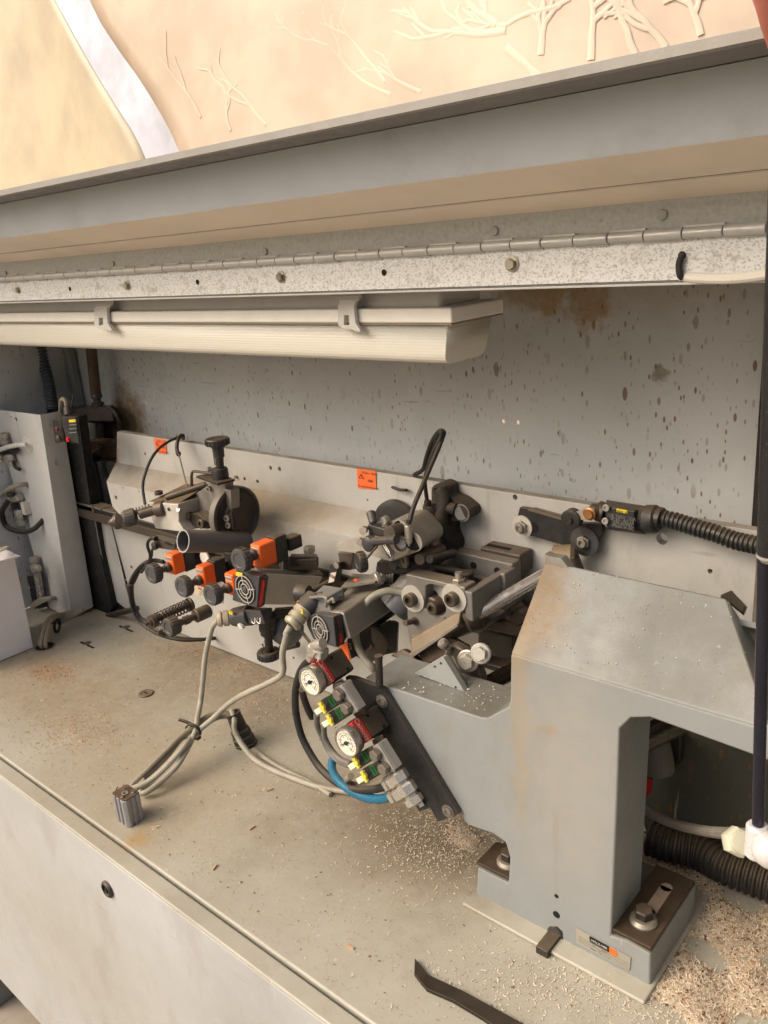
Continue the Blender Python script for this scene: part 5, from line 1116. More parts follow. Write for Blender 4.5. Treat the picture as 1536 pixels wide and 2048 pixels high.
for k in range(3): tm.add([q(.04, .46 + k * .16), q(.96, .46 + k * .16), q(.96, .475 + k * .16), q(.04, .475 + k * .16)], [(0, 1, 2, 3)])
sub(np_, 'lettering', tm, ink)
# triangle bracket with bolts on the arm
yb = ZP(*[780 + 180 / 3.657, 1060 + 1050 / 3.657], .2515).y
tb = thing('triangle_bracket', 'small grey triangular bracket with three holes standing on the casting arm', 'bracket', c(370, 1080, yb))
part(M().prism([c(180, 1048, yb), c(372, 930, yb), c(392, 934, yb), c(548, 1188, yb)], (0, .008, 0), [circ(c(372, 978, yb), .0018, 10), circ(c(328, 1002, yb), .0018, 10), circ(c(480, 1153, yb), .0018, 10)]), 'face', cast, tb, .001)
part(M().hexa([c(380, 932, yb), c(545, 1188, yb), c(600, 1172, yb + .02), c(420, 882, yb + .02), c(376, 936, yb + .006), c(541, 1190, yb + .006), c(596, 1174, yb + .026), c(416, 886, yb + .026)]), 'flange', cast, tb, .001)
t = thing('pivot_lever', 'brown pivot lever with two nickel bolts behind the triangular bracket', 'lever', c(560, 1000, .72))
part(M().prism([c(*p, .722) for p in ((420, 850), (470, 840), (560, 890), (640, 1000), (680, 1120), (600, 1175), (540, 1120))], (0, .014, 0)), 'lever_body', browns, t, .004)
part(M().cyl(c(430, 880, .72), c(415, 850, .715), .0045).hexn(c(405, 845, .714), Vector((-.4, -.5, .8)), .0068, .008), 'small_bolt', hexm, t)
for (x, y, r, x2, y2) in ((565, 960, .0135, 620, 920), (660, 905, .0125, 700, 885)):
    p, e = c(x, y, .712), c(x2, y2, .735); d = (e - p).normalized()
    part(M().lathe(p, d, [(r * .9, 0), (r, .001), (r, .004), (r * .9, .005)], 24), 'washer', brass, t)
    part(M().hexn(p - d * .007, d, r * .72, .008).cyl(p, e, r * .5), 'bolt', brass, t)
tag(M().cyl(c(640, 1165, .735), c(960, 1000, .80), .0105, seg=24).obj('lower_rod', mt('dark_rod', (.30, .27, .25), .2, .9, .1, .2, .2)), 'dark oily rod under the chrome rod, left of the pillar', 'rod')
tag(M().cyl(c(830, 1150, .76), c(870, 1225, .76), .0035).obj('drain_pin', blackm), 'thin black pin between the casting arm and the pillar', 'pin')
h0 = A4(757, 350, .640)
tag(M().cyl(A4(757, 352, .640), A4(765, 592, .634), .0046, ch=.001).cyl(A4(755, 350, .640), A4(758, 372, .640), .0052).obj('lever_pin', blackm), 'slim black rod standing up beside the top of the black valve bracket', 'rod')

# ================================================================ pneumatic panel
K = A4; ky = .636
vb_ = thing('valve_bracket', 'long black steel bracket screwed diagonally along the casting arm', 'bracket', K(900, 1000, ky))
part(M().prism([K(*p, ky) for p in ((500, 515), (560, 520), (785, 600), (1370, 1568), (1215, 1630), (1150, 1520), (1068, 1550), (1010, 1455), (1000, 1420), (640, 860), (560, 700))], (0, .007, 0)), 'plate', mt('bracket_black', (.165, .165, .17), .5, .1, .1, .35, .2), vb_, .0008)
for (x, y) in ((783, 700), (1292, 1545)):
    part(M().lathe(K(x, y, ky), -ey, [(.0085, 0), (.0085, .0012), (.0062, .0014)], 22).bolt(K(x, y, ky - .001), -ey, .0058, .003), 'cap_screw', steel, vb_)
pn = thing('pressure_regulator_bank', 'stack of two pressure regulators, manifolds and solenoid valves on the black bracket', 'regulator bank', K(600, 800, .61))
uK = (K(1215, 1630, ky) - K(520, 515, ky)).normalized(); wK = uK.cross(ey).normalized()
def regulator(cx_, cy_, red, gx, gy, lab):
    wU = wK if wK.z > 0 else -wK
    e0_, e1_ = K(*red[0], .588), K(*red[3], .588); mid_ = (e0_ + e1_) / 2; Lu = (e1_ - e0_).length
    b = mid_ - wU * .0175; b.y = .6195
    body = part(M().box(b, (Lu * 1.08, .033, .0355), uK, ey), 'regulator_body', blackm, pn, .003)
    for (dx, dy) in ((-.010, -.006), (.011, .006)): sub(body, 'screw_hole', M().lathe(b + uK * dx + ey * dy + wU * .01775, wU, [(.002, 0), (.002, .0006)], 10), holem)
    bc_ = mid_ - wU * .0175; bc_.y = .5955
    part(M().box(bc_, (Lu, .0145, .0350), uK, ey), 'red_collar', redm, pn, .001)
    g = K(gx, gy, .574); yy = .5885
    part(M().lathe((g.x, yy, g.z), -ey, [(.0168, 0), (.0168, .006)], 30), 'drum', blackp, pn)
    tm_ = M(); text_mesh(tm_, 'Camozzi', bc_ + wU * .0178, uK, ey, .0088); part(tm_, 'red_label_lettering', mt('label_print', (.93, .80, .74), .5), pn)
    ga = part(M().lathe(g + ey * .012, -ey, [(.0172, 0), (.0182, .002), (.0182, .010), (.0172, .0115), (.0160, .0112), (.0160, .0095)], 40), 'gauge', mt('gauge_rim', (.66, .64, .60), .25, .8, .05, .1, .1), pn, label=lab)
    f_ = g + ey * .0022
    sub(ga, 'dial', M().cyl(f_ + ey * .0004, f_, .0160, seg=36), dial)
    tk = M()
    for k in range(31):
        th_ = math.radians(225 - k * 9); d = Vector((math.cos(th_), 0, math.sin(th_))); L_ = .0030 if k % 5 == 0 else .0015
        tk.box(f_ + d * (.0132 - L_ / 2) - ey * .0002, (L_, .0005, .0002), d, ez if abs(d.z) < .9 else ex)
    for k in range(31):
        th_ = math.radians(225 - k * 9); th2 = math.radians(225 - (k + 1) * 9)
        d, d2 = [Vector((math.cos(q_), 0, math.sin(q_))) for q_ in (th_, th2)]
        tk.add([f_ + d * .0097 - ey * .0003, f_ + d2 * .0097 - ey * .0003, f_ + d2 * .0091 - ey * .0003, f_ + d * .0091 - ey * .0003], [(0, 1, 2, 3)])
    for k in range(6):
        th_ = math.radians(225 - k * 54); text_mesh(tk, str(k * 2), f_ + Vector((math.cos(th_), 0, math.sin(th_))) * .0073 - ey * .0004, ex, ez, .0036)
    sub(ga, 'scale', tk, ink)
    th_ = math.radians(212); d = Vector((math.cos(th_), 0, math.sin(th_))); pdm = M()
    pdm.hexa([f_ - d * .006 + Vector((-d.z, 0, d.x)) * .0011 - ey * .001, f_ - d * .006 - Vector((-d.z, 0, d.x)) * .0011 - ey * .001, f_ + d * .0110 - Vector((-d.z, 0, d.x)) * .0002 - ey * .001, f_ + d * .0110 + Vector((-d.z, 0, d.x)) * .0002 - ey * .001] + [p_ - ey * .0004 for p_ in (f_ - d * .006 + Vector((-d.z, 0, d.x)) * .0011 - ey * .001, f_ - d * .006 - Vector((-d.z, 0, d.x)) * .0011 - ey * .001, f_ + d * .0110 - Vector((-d.z, 0, d.x)) * .0002 - ey * .001, f_ + d * .0110 + Vector((-d.z, 0, d.x)) * .0002 - ey * .001)])
    pdm.lathe(f_, -ey, [(.0026, 0), (.0026, .0018), (.001, .0020)], 16); sub(ga, 'needle', pdm, mt('needle_blue', (.10, .12, .22), .5))
    N_ = bpy.data.materials.get('gauge_glass')
    if not N_:
        Q = NT('gauge_glass'); Q.set((1, 1, 1, 1), .03, 0); Q.b.inputs['Transmission Weight'].default_value = 1; Q.b.inputs['IOR'].default_value = 1.1; N_ = Q.m
    return g
regulator(432, 405, ((265, 408), (325, 378), (415, 540), (360, 575)), 220, 558, 'upper left gauge')
regulator(705, 868, ((548, 862), (600, 835), (695, 1005), (645, 1030)), 500, 1027, 'lower right gauge')
part(M().cyl(K(545, 570, .62), K(420, 600, .60), .006), 'nipple', brass, pn)
def manifold(q_, pl):
    f_ = [K(*p, .592) for p in q_]
    mf = part(M().hexa(f_ + [p + ey * .013 for p in f_]), 'manifold', alu, pn, .0012)
    mid = [f_[0].lerp(f_[1], .90), f_[0].lerp(f_[1], .97), f_[3].lerp(f_[2], .97), f_[3].lerp(f_[2], .90)]
    sub(mf, 'groove', M().hexa([p - ey * .0004 for p in mid] + [p + ey * .002 for p in mid]), mt('groove_grey', (.42, .41, .40), .5, .3))
    for (x, y) in pl: sub(mf, 'hex_plug', M().lathe(K(x, y, .5918), -ey, [(.0078, 0), (.0078, .0008)], 18).hexn(K(x, y, .5912), -ey, .0074, .0075), brass if False else mt('plug_steel', (.50, .47, .43), .4, .5, .08, .3, .2))
manifold(((422, 600), (482, 566), (608, 768), (548, 802)), ((465, 640), (524, 742)))
manifold(((704, 1056), (762, 1020), (888, 1226), (828, 1268)), ((748, 1103), (812, 1207)))
def valve(dx, dy):
    K2 = lambda x, y, yy: K(x + dx, y + dy, yy)
    f_ = [K2(*p, .588) for p in ((305, 698), (425, 632), (482, 712), (350, 798))]
    vv = part(M().hexa(f_ + [p + ey * .007 for p in f_]), 'solenoid_valve', blackp, pn, .0015)
    gq = [K2(*p, .5875) for p in ((362, 672), (392, 656), (432, 724), (402, 744))]
    sub(vv, 'green_label', M().prism(gq, (0, -.0004, 0)), green)
    for k in range(2): sub(vv, 'label_line', M().prism([K2(372 + k * 9, 674 - k * 5, .5868), K2(376 + k * 9, 672 - k * 5, .5868), K2(410 + k * 9, 730 - k * 5, .5868), K2(406 + k * 9, 732 - k * 5, .5868)], (0, -.0002, 0)), ink)
    sub(vv, 'button', M().cyl(K2(338, 738, .588), K2(338, 738, .5865), .0022), alu)
    yq = [K2(*p, .5770) for p in ((288, 716), (314, 712), (322, 738), (330, 736), (338, 758), (332, 762), (349, 788), (335, 797), (318, 768), (312, 770), (304, 748), (308, 744))]
    sub(vv, 'yellow_clip', M().prism(yq, (0, .003, 0)), cream)
    w_ = [K2(*p, .5785) for p in ((258, 772), (308, 742), (330, 778), (282, 810))]
    sub(vv, 'plug', M().hexa(w_ + [p + ey * .006 for p in w_]), mt('plug_ivory', (.88, .84, .74), .4, 0, .03, .1, .05), .0006)
for o_ in ((0, 0), (58, 96), (260, 424), (322, 530)): valve(*o_)
part(M().hexa([K(560, 800, .608), K(640, 755, .608), K(665, 800, .608), K(600, 840, .608)] + [K(560, 800, .628), K(640, 755, .628), K(665, 800, .628), K(600, 840, .628)]), 'joint_block', browns, pn, .001)
part(M().hexa([K(400, 570, .608), K(480, 525, .608), K(500, 560, .608), K(430, 605, .608)] + [K(400, 570, .628), K(480, 525, .628), K(500, 560, .628), K(430, 605, .628)]), 'joint_block', browns, pn, .001)
part(M().hexa([K(705, 1000, .608), K(790, 955, .608), K(800, 1000, .608), K(720, 1040, .608)] + [K(705, 1000, .628), K(790, 955, .628), K(800, 1000, .628), K(720, 1040, .628)]), 'joint_block', browns, pn, .001)
part(M().hexa([K(1000, 1400, .632), K(1050, 1400, .632), K(1110, 1500, .632), K(1075, 1520, .632)] + [K(1000, 1400, .636), K(1050, 1400, .636), K(1110, 1500, .636), K(1075, 1520, .636)]), 'small_tab', alu, pn)
for (p, ax_, r, L_) in ((K(890, 1240, .600), uK, .0115, .026), (K(900, 1300, .600), -uK.cross(ey) * 1 + ey * 0, .0100, .022), (K(950, 1330, .600), uK, .0115, .028), (K(950, 1390, .600), -uK.cross(ey), .0105, .024)):
    part(fitting(M(), p, ax_, r, L_), 'elbow_fitting', brass, pn)
part(fitting(M(), K(345, 345, .600), K(270, 300, .600) - K(345, 345, .600), .0095, .024), 'elbow_fitting', brass, pn)
part(fitting(M(), K(290, 290, .598), K(250, 350, .598) - K(290, 290, .598), .0090, .024), 'elbow_fitting', brass, pn)
part(M().cyl(K(262, 280, .598), K(330, 258, .598), .0072, ch=.001), 'release_ring', brass, pn)
tag(M().tube([K(252, 362, .598), K(200, 410, .60), K(150, 490, .605), K(120, 620, .612), K(122, 780, .618), K(160, 950, .620), K(220, 1080, .620), K(310, 1215, .618), K(430, 1320, .612), K(560, 1378, .606), K(700, 1380, .602), K(790, 1360, .600), K(868, 1322, .600)], .0048, 12).obj('black_air_hose', rubber), 'thick black hose looping from upper gauge down to the lowest fitting', 'hose')
tag(M().tube([K(425, 1120, .64), K(400, 1170, .632), K(405, 1240, .622), K(450, 1310, .612), K(540, 1385, .606), K(660, 1440, .602), K(780, 1450, .600), K(880, 1420, .600)], .0056, 12).obj('blue_air_hose', bluet), 'bright blue air hose curving along the worktop to the lowest fitting', 'hose')
tag(M().tube([K(170, 610, .60), K(185, 680, .605), K(215, 760, .612), K(245, 822, .62)], .0046, 10).obj('hose_stub', rubber), 'short black hose stub below the upper gauge', 'hose')
tag(M().tube([K(282, 800, .60), K(285, 880, .605), K(320, 960, .612), K(370, 1070, .615), K(430, 1140, .612), K(500, 1180, .606), K(545, 1190, .598)], .0040, 10).tube([K(335, 890, .60), K(345, 980, .605), K(400, 1080, .606), (K(470, 1150, .604)), K(540, 1180, .600)], .0036, 10).obj('valve_cables', mt('valve_cable_grey', (.40, .39, .37), .5)), 'two grey cables running down behind the lower gauge from upper valves', 'cable')
tag(M().tube([K(545, 1275, .60), K(515, 1300, .61), K(540, 1335, .62), K(640, 1350, .62), K(760, 1330, .62), K(860, 1270, .615)], .0042, 10).obj('valve_cable', cabled), 'dirty grey cable looping under the lowest green valves', 'cable')

# ================================================================ limit switch at the right of the plate
R6 = A6; ry = .878
cb_ = thing('cam_bar', 'black cam bar with two washered bolts high on the right of the plate', 'bar', R6(340, 230, ry))
part(M().prism([R6(*p, ry) for p in ((112, 100), (160, 108), (455, 190), (585, 196), (585, 245), (570, 270), (542, 358), (520, 362), (102, 242), (98, 160))], (0, .008, 0)), 'bar', mt('bar_black', (.12, .12, .125), .5, .1, .1, .35, .25), cb_, .0008)
part(M().hexa([R6(160, 108, ry - .001), R6(450, 190, ry - .001), R6(470, 172, ry + .014), R6(205, 98, ry + .014), R6(160, 118, ry - .001), R6(450, 200, ry - .001), R6(470, 182, ry + .014), R6(205, 108, ry + .014)]), 'cam_ledge', mt('ledge_dusty', (.38, .33, .27), .5, 0, .1, .7, .3), cb_)
for (x, y, ro, mm) in ((130, 208, .0150, mt('washer_pale', (.72, .70, .66))), (487, 293, .0190, dgrey)):
    p = R6(x, y, ry - .0003); part(M().lathe(p, -ey, [(ro, 0), (ro, .002), (ro * .6, .0022)], 30), 'washer', mm, cb_)
    part(M().hexn(p - ey * .002, -ey, .0088, .005).bolt(p - ey * .006, -ey, .0060, .005), 'bolt', steel, cb_)
for (x, y) in ((190, 213), (437, 278)): part(M().lathe(R6(x, y, ry - .0003), -ey, [(.0068, 0), (.0068, .0005)], 18), 'bolt_hole', holem, cb_)
lsw = thing('limit_switch', 'black limit switch with yellow label and roller lever on the right of the plate', 'switch', R6(700, 160, .86))
ff_ = [R6(*p, .855) for p in ((600, 92), (770, 122), (770, 238), (612, 212))]
bk_ = [R6(*p, .885) for p in ((618, 60), (828, 95), (830, 250), (640, 225))]
bdy = part(M().hexa(ff_ + bk_), 'body', blackp, lsw, .0015)
part(M().hexa([R6(*p, .883) for p in ((610, 56), (832, 90), (834, 255), (615, 225))] + [R6(*p, .892) for p in ((610, 56), (832, 90), (834, 255), (615, 225))]), 'base', browns, lsw, .001)
sub(bdy, 'yellow_label', M().prism([R6(*p, .8546) for p in ((668, 105), (730, 116), (732, 136), (668, 126))], (0, -.0005, 0)), yellowl)
tm = M(); tm2 = M()
uu = ff_[1] - ff_[0]; vv_ = ff_[3] - ff_[0]
text_mesh(tm, 'E0032 3E', ff_[0] + uu * .58 + vv_ * .12 - ey * .0012, uu, -vv_, .0040)
for k, s_ in enumerate(('UE 500V  10A', 'IP 65  AC15', 'EN 60947', 'Made in EC')): text_mesh(tm2, s_, ff_[0] + uu * .58 + vv_ * (.38 + .155 * k) - ey * .0006, uu, -vv_, .0058)
sub(bdy, 'label_lettering', tm, ink); sub(bdy, 'print_lines', tm2, mt('grey_print', (.45, .45, .43), .6))
for (x, y) in ((612, 100), (607, 176)): part(M().bolt(R6(x, y, .854), -ey, .0042, .003), 'screw', alu, lsw)
part(M().cyl(R6(560, 118, .87), R6(610, 135, .87), .0125, ch=.001).cyl(R6(520, 120, .86), R6(560, 120, .865), .009, ch=.001), 'shaft_head', browns, lsw)
part(M().prism(rnd([R6(*p, .853) for p in ((428, 128), (500, 96), (540, 105), (548, 140), (525, 165), (440, 178), (410, 160))], .006), (0, .004, 0)), 'lever', mt('lever_pale', (.66, .63, .58), .4, .4), lsw, .0006)
part(M().lathe(R6(515, 135, .853), -ey, [(.008, 0), (.008, .002), (.006, .003), (.0055, .005)], 20), 'lever_screw', mt('copper', (.62, .42, .26), .35, .6), lsw)
part(M().lathe(R6(430, 155, .862), -ey, [(.0115, 0), (.0125, .002), (.0125, .012), (.010, .013), (.004, .013), (.004, .016)], 24), 'roller', blackm, lsw)
part(M().cyl(R6(770, 165, .872), R6(840, 155, .872), .012).cyl(R6(832, 165, .872), R6(905, 168, .872), .0165, ch=.002).cyl(R6(895, 160, .872), R6(930, 168, .872), .0135, ch=.001), 'gland', blackp, lsw)
tag(M().corr([R6(920, 160, .872), R6(1010, 180, .872), R6(1120, 215, .87), R6(1240, 250, .868), R6(1350, 290, .866), R6(1480, 318, .862), R6(1620, 350, .86)], .0102, .0054, .2).obj('corrugated_conduit', mt('black_conduit', (.17, .17, .17), .45, 0, .15, .4, .1)), 'dark corrugated conduit running right from the limit switch', 'conduit')

# ================================================================ gas strut at the right edge
gy_ = .50
gs = thing('gas_strut', 'black gas strut with white end fitting at the right edge of the picture', 'strut', YP(1512, 1690, gy_))
g0, g1 = YP(1516, 1650, gy_), YP(1531, 1000, gy_); gax = (g1 - g0).normalized()
rr1 = 12.0 / S(YP(1518, 1500, gy_))
part(M().cyl(g0, g1, rr1, seg=24), 'piston_rod', mt('strut_rod', (.20, .20, .24), .18, .7, .05, .1, .05), gs)
g2 = YP(1545, 1118, gy_); g3 = YP(1566, 560, gy_)
rr2 = 30.0 / S(g2)
part(M().lathe(g2, g3 - g2, [(rr2 * .7, 0), (rr2, .004), (rr2, (g3 - g2).length + .25)], 32), 'cylinder', mt('strut_black', (.10, .105, .12), .35, 0, .1, .35, .05), gs)
part(M().lathe(g2 - gax * .0015, g3 - g2, [(rr2 * .72, 0), (rr2 * 1.02, .003), (rr2 * 1.02, .0045)], 32), 'cylinder_lip', alu, gs)
e0 = YP(1511, 1712, gy_); part(M().lathe(e0, g0 - e0, [(.006, 0), (.0075, .002), (.0075, .024), (.006, .026)], 24), 'end_fitting', mt('fitting_white', (.82, .80, .79), .3, .2, .03, .05, .05), gs)
h1 = YP(1468, 1682, gy_ + .02); h2 = YP(1504, 1690, gy_)
part(M().hexn(h1, h2 - h1, .0105, .013).lathe(h1 + (h2 - h1).normalized() * .013, h2 - h1, [(.008, 0), (.008, .006)], 20), 'hex_nut', mt('fitting_cream', (.80, .79, .70), .3, .2, .03, .05, .05), gs)
part(M().sphere(YP(1542, 1700, gy_ - .005), .0125, 20), 'ball_joint', mt('fitting_white', (.82, .80, .79)), gs)

# ================================================================ right hand floor of the worktop: big hose, cables
H7 = A7
tag(M().corr([ZP(*q_, .030) for q_ in ((1300, 1676), (1345, 1692), (1400, 1706), (1450, 1732), (1500, 1752), (1560, 1775), (1640, 1810))], .0215, .0078, .13, 24).obj('suction_hose', mt('black_hose_dusty', (.13, .12, .11), .7, 0, .2, .5, .3)), 'thick black ribbed suction hose lying on the worktop behind the stand', 'hose')
tag(M().tube([YP(1268, 1590, .80), YP(1300, 1625, .79), YP(1350, 1648, .77), YP(1410, 1662, .72), YP(1470, 1668, .62), YP(1495, 1672, .53)], .0056, 10).obj('grey_cable', mt('valve_cable_grey2', (.46, .44, .40), .5)), 'grey cable sagging from the casting window toward the gas strut fitting', 'cable')
tag(M().hexa([YP(1240, 1400, .862), YP(1520, 1480, .862), (-.13, .862, .0008), (-.40, .862, .0008), YP(1240, 1400, .865), YP(1520, 1480, .865), (-.13, .865, .0008), (-.40, .865, .0008)]).obj('shade_sheet', panel_mat('shade_olive', (.30, .30, .265), (), .6, .8, .2)), 'speckled sheet with the shade of the casting opening put into its dark olive colour', 'sheet')  # added sheet, its dark olive colour stands for the mounting plate in shade
tag(M().bx(-.118, -.114, .50, .985, .0008, .74).obj('shade_panel', cast), 'added grey panel out of view on the right, shading the casting opening', 'shade_panel')  # added out of view to keep light off the casting opening
t = thing('paper_scrap', 'small white scrap of paper standing behind the casting leg near the black hose', 'scrap', ZP(1278, 1655, .01))
part(M().hexa([H7(885, 580, .82), H7(930, 576, .82), H7(948, 634, .82), H7(888, 636, .82)] + [H7(885, 580, .8206), H7(930, 576, .8206), H7(948, 634, .8206), H7(888, 636, .8206)]), 'sheet', paper, t)
t = thing('lower_aggregate', 'dark motor parts with a red cap seen through the opening of the stand', 'machine unit', H7(980, 300, .85))
part(M().hexa([H7(1050, 170, .82), H7(1120, 150, .82), H7(1115, 290, .82), H7(1050, 335, .82), H7(1070, 160, .87), H7(1140, 150, .87), H7(1130, 290, .87), H7(1070, 330, .87)]), 'dark_block', blackm, t, .003)
part(M().tube([H7(960, 150, .80), H7(990, 230, .80), H7(1010, 340, .80)], .018, 14, 4), 'dirty_sleeve', mt('dirty_cloth', (.36, .34, .32), .7), t)
part(M().tube([H7(925, 130, .80), H7(940, 230, .80), H7(905, 330, .80)], .012, 12, 4), 'grey_pipe', mgrey, t)
part(M().hexa([H7(915, 385, .81), H7(975, 375, .81), H7(965, 440, .81), H7(920, 490, .81), H7(925, 380, .84), H7(985, 375, .84), H7(975, 440, .84), H7(930, 485, .84)]), 'red_cap', redm, t, .004)
part(M().box(H7(950, 280, .83), (.02, .02, .05)), 'dark_bracket', blackm, t, .002)
tag(M().cyl(H7(860, 190, .74), H7(1180, 20, .83), .0075, seg=24).obj('guide_rod', mt('dark_rod', (.30, .27, .25))), 'upper dark rod crossing the opening under the casting hood', 'rod')
tag(M().cyl(H7(860, 245, .74), H7(1200, 80, .83), .0105, seg=24).obj('guide_rod', mt('mid_rod', (.45, .42, .38), .25, .8, .1, .2, .2)), 'thicker lower rod crossing the opening under the casting hood', 'rod')

# ================================================================ worktop cables, gland, small cylinder
cz = lambda x, y, z: ZP(200 + x / 2.56, 1220 + y / 2.56, z)
cA = G(695, 1360, .698); cB = A3(52, 1018, .655); cr = .0044
tie = cz(478, 618, .055)
tag(M().tube([cA + (cA - G(825, 1345, .72)).normalized() * -.004, cA + Vector((-.008, -.003, -.012)), A8(563, 130, .690), A8(540, 230, .682), A8(528, 350, .672), A8(515, 470, .662), cz(497, 560, .066), tie + Vector((.004, .002, .002)), cz(462, 680, .048), cz(400, 790, .030), cz(320, 870, .018), cz(250, 925, .012), cz(215, 938, .010), cz(205, 925, .012)], cr, 12).obj('motor_cable', cable), 'pale grey cable hanging from the left motor gland down to the black tie', 'cable')
tag(M().tube([cB, cB + Vector((-.006, -.004, -.012)), A8(955, 130, .650), A8(935, 220, .648), A8(938, 310, .648), A8(915, 345, .646), A8(840, 385, .640), A8(740, 430, .632), cz(660, 480, .095), cz(590, 545, .075), tie + Vector((.006, 0, -.002)), cz(430, 700, .050), cz(340, 800, .030), cz(260, 870, .016), cz(190, 905, .010), cz(160, 915, .008)], cr, 12).obj('motor_cable', cable), 'pale grey cable from the central motor gland sweeping down left to the black tie', 'cable')
tag(M().tube([cz(672, 545, .052), cz(640, 528, .058), cz(590, 530, .060), cz(530, 560, .058), tie + Vector((-.002, .004, .004)), cz(420, 640, .055), cz(330, 730, .040), cz(230, 830, .022), cz(165, 895, .010), cz(185, 915, .008), cz(230, 870, .014)], .0046, 12).obj('return_cable', cabled), 'dirty grey cable from black sleeve through the tie towards the small aluminium cylinder', 'cable')
tag(M().tube([cz(690, 552, .052), cz(640, 545, .050), cz(580, 560, .052), tie + Vector((.0, -.003, -.004)), cz(415, 660, .048), cz(350, 740, .034), cz(270, 820, .020), cz(185, 890, .010)], .0040, 12).obj('return_cable', cabled), 'thinner dirty cable beside the other one from sleeve to aluminium cylinder', 'cable')
t = thing('cable_tie', 'black cable tie bundling the grey cables over the middle of the worktop', 'cable tie', tie)
td = (cz(430, 700, .05) - cz(540, 560, .06)).normalized(); part(M().ring(tie - td * .0025, td, .0135, .0118, .005, 24), 'band', rubber, t)
part(M().tube([tie + Vector((-.010, .004, .006)), tie + Vector((-.018, .0, .010)), tie + Vector((-.028, -.004, .012))], .0028, 6), 'tail', rubber, t)
part(M().box(tie + Vector((.014, -.004, -.004)), (.011, .008, .006)), 'tie_head', rubber, t, .001)
gb = ZP(492, 1488, 0); gt = cz(680, 525, .056); gx_ = (gt - gb).normalized()
t = thing('sleeve_gland', 'black ribbed cable sleeve standing tilted in a nut on the worktop', 'cable gland', gb)
part(M().lathe(gb - ez * .0, ez * .9 + gx_ * .2, [(.0185, 0), (.0190, .004), (.0165, .006)], 8).lathe(gb + gx_ * .004, gx_, [(.0180, 0), (.0180, .010), (.0150, .013), (.0165, .015), (.0165, .022), (.013, .025)], 8), 'gland_nut', blackp, t, .0006)
L_ = (gt - gb).length
m = M(); pr = [(.0125, .024)]
n_r = 6
for k in range(n_r):
    h_ = .026 + (L_ - .034) * k / n_r; pr += [(.0130 - .0002 * k, h_), (.0130 - .0002 * k, h_ + .0028), (.0112, h_ + .0032), (.0112, h_ + .0046)]
pr += [(.0120, L_ - .006), (.0125, L_), (.0100, L_), (.0098, L_ - .01)]
part(M().lathe(gb, gx_, pr, 22), 'sleeve', blackp, t)
part(M().lathe(gt - gx_ * .003, gx_, [(.0098, 0), (.0098, .0006)], 20), 'sleeve_bore', holem, t)
tag(M().tube([gt - gx_ * .012, gt + gx_ * .003 + Vector((.002, -.002, .001)), cz(688, 560, .050), cz(690, 620, .036), cz(735, 700, .020), cz(800, 770, .008), cz(900, 825, .0052), cz(1010, 868, .0052), cz(1120, 905, .0052), cz(1260, 930, .0052), cz(1400, 945, .0052), cz(1480, 950, .0052)], .0044, 12).obj('floor_cable', cable), 'pale grey cable from black sleeve lying along the worktop towards the regulators', 'cable')
tag(M().tube([cz(790, 712, .001), cz(840, 755, .0042), cz(920, 805, .0042), cz(1010, 850, .0042), cz(1080, 884, .0042), cz(1180, 945, .0042)], .0036, 10).obj('floor_cable', cable), 'second thin cable lying just behind the longer one on the worktop', 'cable')
# small compact cylinder
fc = ZP(200 + 150 / 2.56, 1220 + 1122 / 2.56, 0)
t = thing('compact_cylinder', 'small ribbed aluminium pneumatic cylinder standing on the front of the worktop', 'cylinder', fc)
sx_, sy_, hz = .034, .027, .043
def side(p, d, n_, L_):                                # one grooved side starting at p
    o_ = []
    for s_, dep in ((.12, 0), (.30, 0), (.32, .0022), (.42, .0022), (.44, 0), (.58, 0), (.60, .0022), (.70, .0022), (.72, 0), (.88, 0)): o_.append(p + d * L_ * s_ - n_ * dep)
    return o_
P0 = Vector((fc.x, fc.y, 0)); pl_ = side(P0, -ex, -ey, sx_) + side(P0 - ex * sx_, ey, -ex, sy_) + side(P0 - ex * sx_ + ey * sy_, ex, ey, sx_) + side(P0 + ey * sy_, -ey, ex, sy_)
part(M().prism([p + ez * .0004 for p in pl_], ez * hz), 'profile', mt('anodised', (.60, .60, .61), .38, .5, .05, .15, .12, .0001), t, .0006)
part(M().prism([p + ez * (hz + .0006) for p in rnd([P0 + Vector((-.001, .001, 0)), P0 + Vector((-sx_ + .001, .001, 0)), P0 + Vector((-sx_ + .001, sy_ - .001, 0)), P0 + Vector((-.001, sy_ - .001, 0))], .004)], ez * .0016), 'end_cap', mt('cap_brown', (.40, .33, .27), .4, .4, .15, .3, .4), t)
tc = P0 + Vector((-sx_ / 2, sy_ / 2, hz + .002))
part(M().ring(tc + Vector((.002, -.002, 0)), ez, .0050, .0026, .0015, 24), 'port_ring', brass, t); part(M().ring(tc + Vector((-.004, .005, 0)), ez, .0042, .0024, .001, 20), 'port_ring', blackm, t)
part(M().lathe(tc + Vector((.006, -.008, 0)), ez, [(.003, 0), (.0034, .001), (.002, .002)], 14), 'screw', browns, t); part(M().lathe(tc + Vector((.010, .007, 0)), ez, [(.003, 0), (.0034, .001), (.002, .002)], 14), 'screw', browns, t)
part(M().tube([P0 + Vector((-sx_ - .001, .012, .034)), P0 + Vector((-sx_ - .006, .012, .040)), P0 + Vector((-sx_ - .002, .014, .046))], .0008, 6), 'wire_loop', browns, t)

# ---- bent tool
T = lambda x, y, z=0: ZP(x, y, .001 + z)
poly = [T(830, 1922), T(858, 1956), T(925, 1987), T(1035, 2047), T(1150, 2110), T(1120, 2150), T(965, 2042), T(905, 2006), T(854, 1984), T(829, 1953)]
tag(M().prism(poly, ez * .0045).obj('bent_steel_bar', mt('bar_brown', (.17, .145, .12), .45, .4, .2, .1, .4), None, .0006), 'dark bent flat steel bar lying at the front edge of the worktop', 'bar')

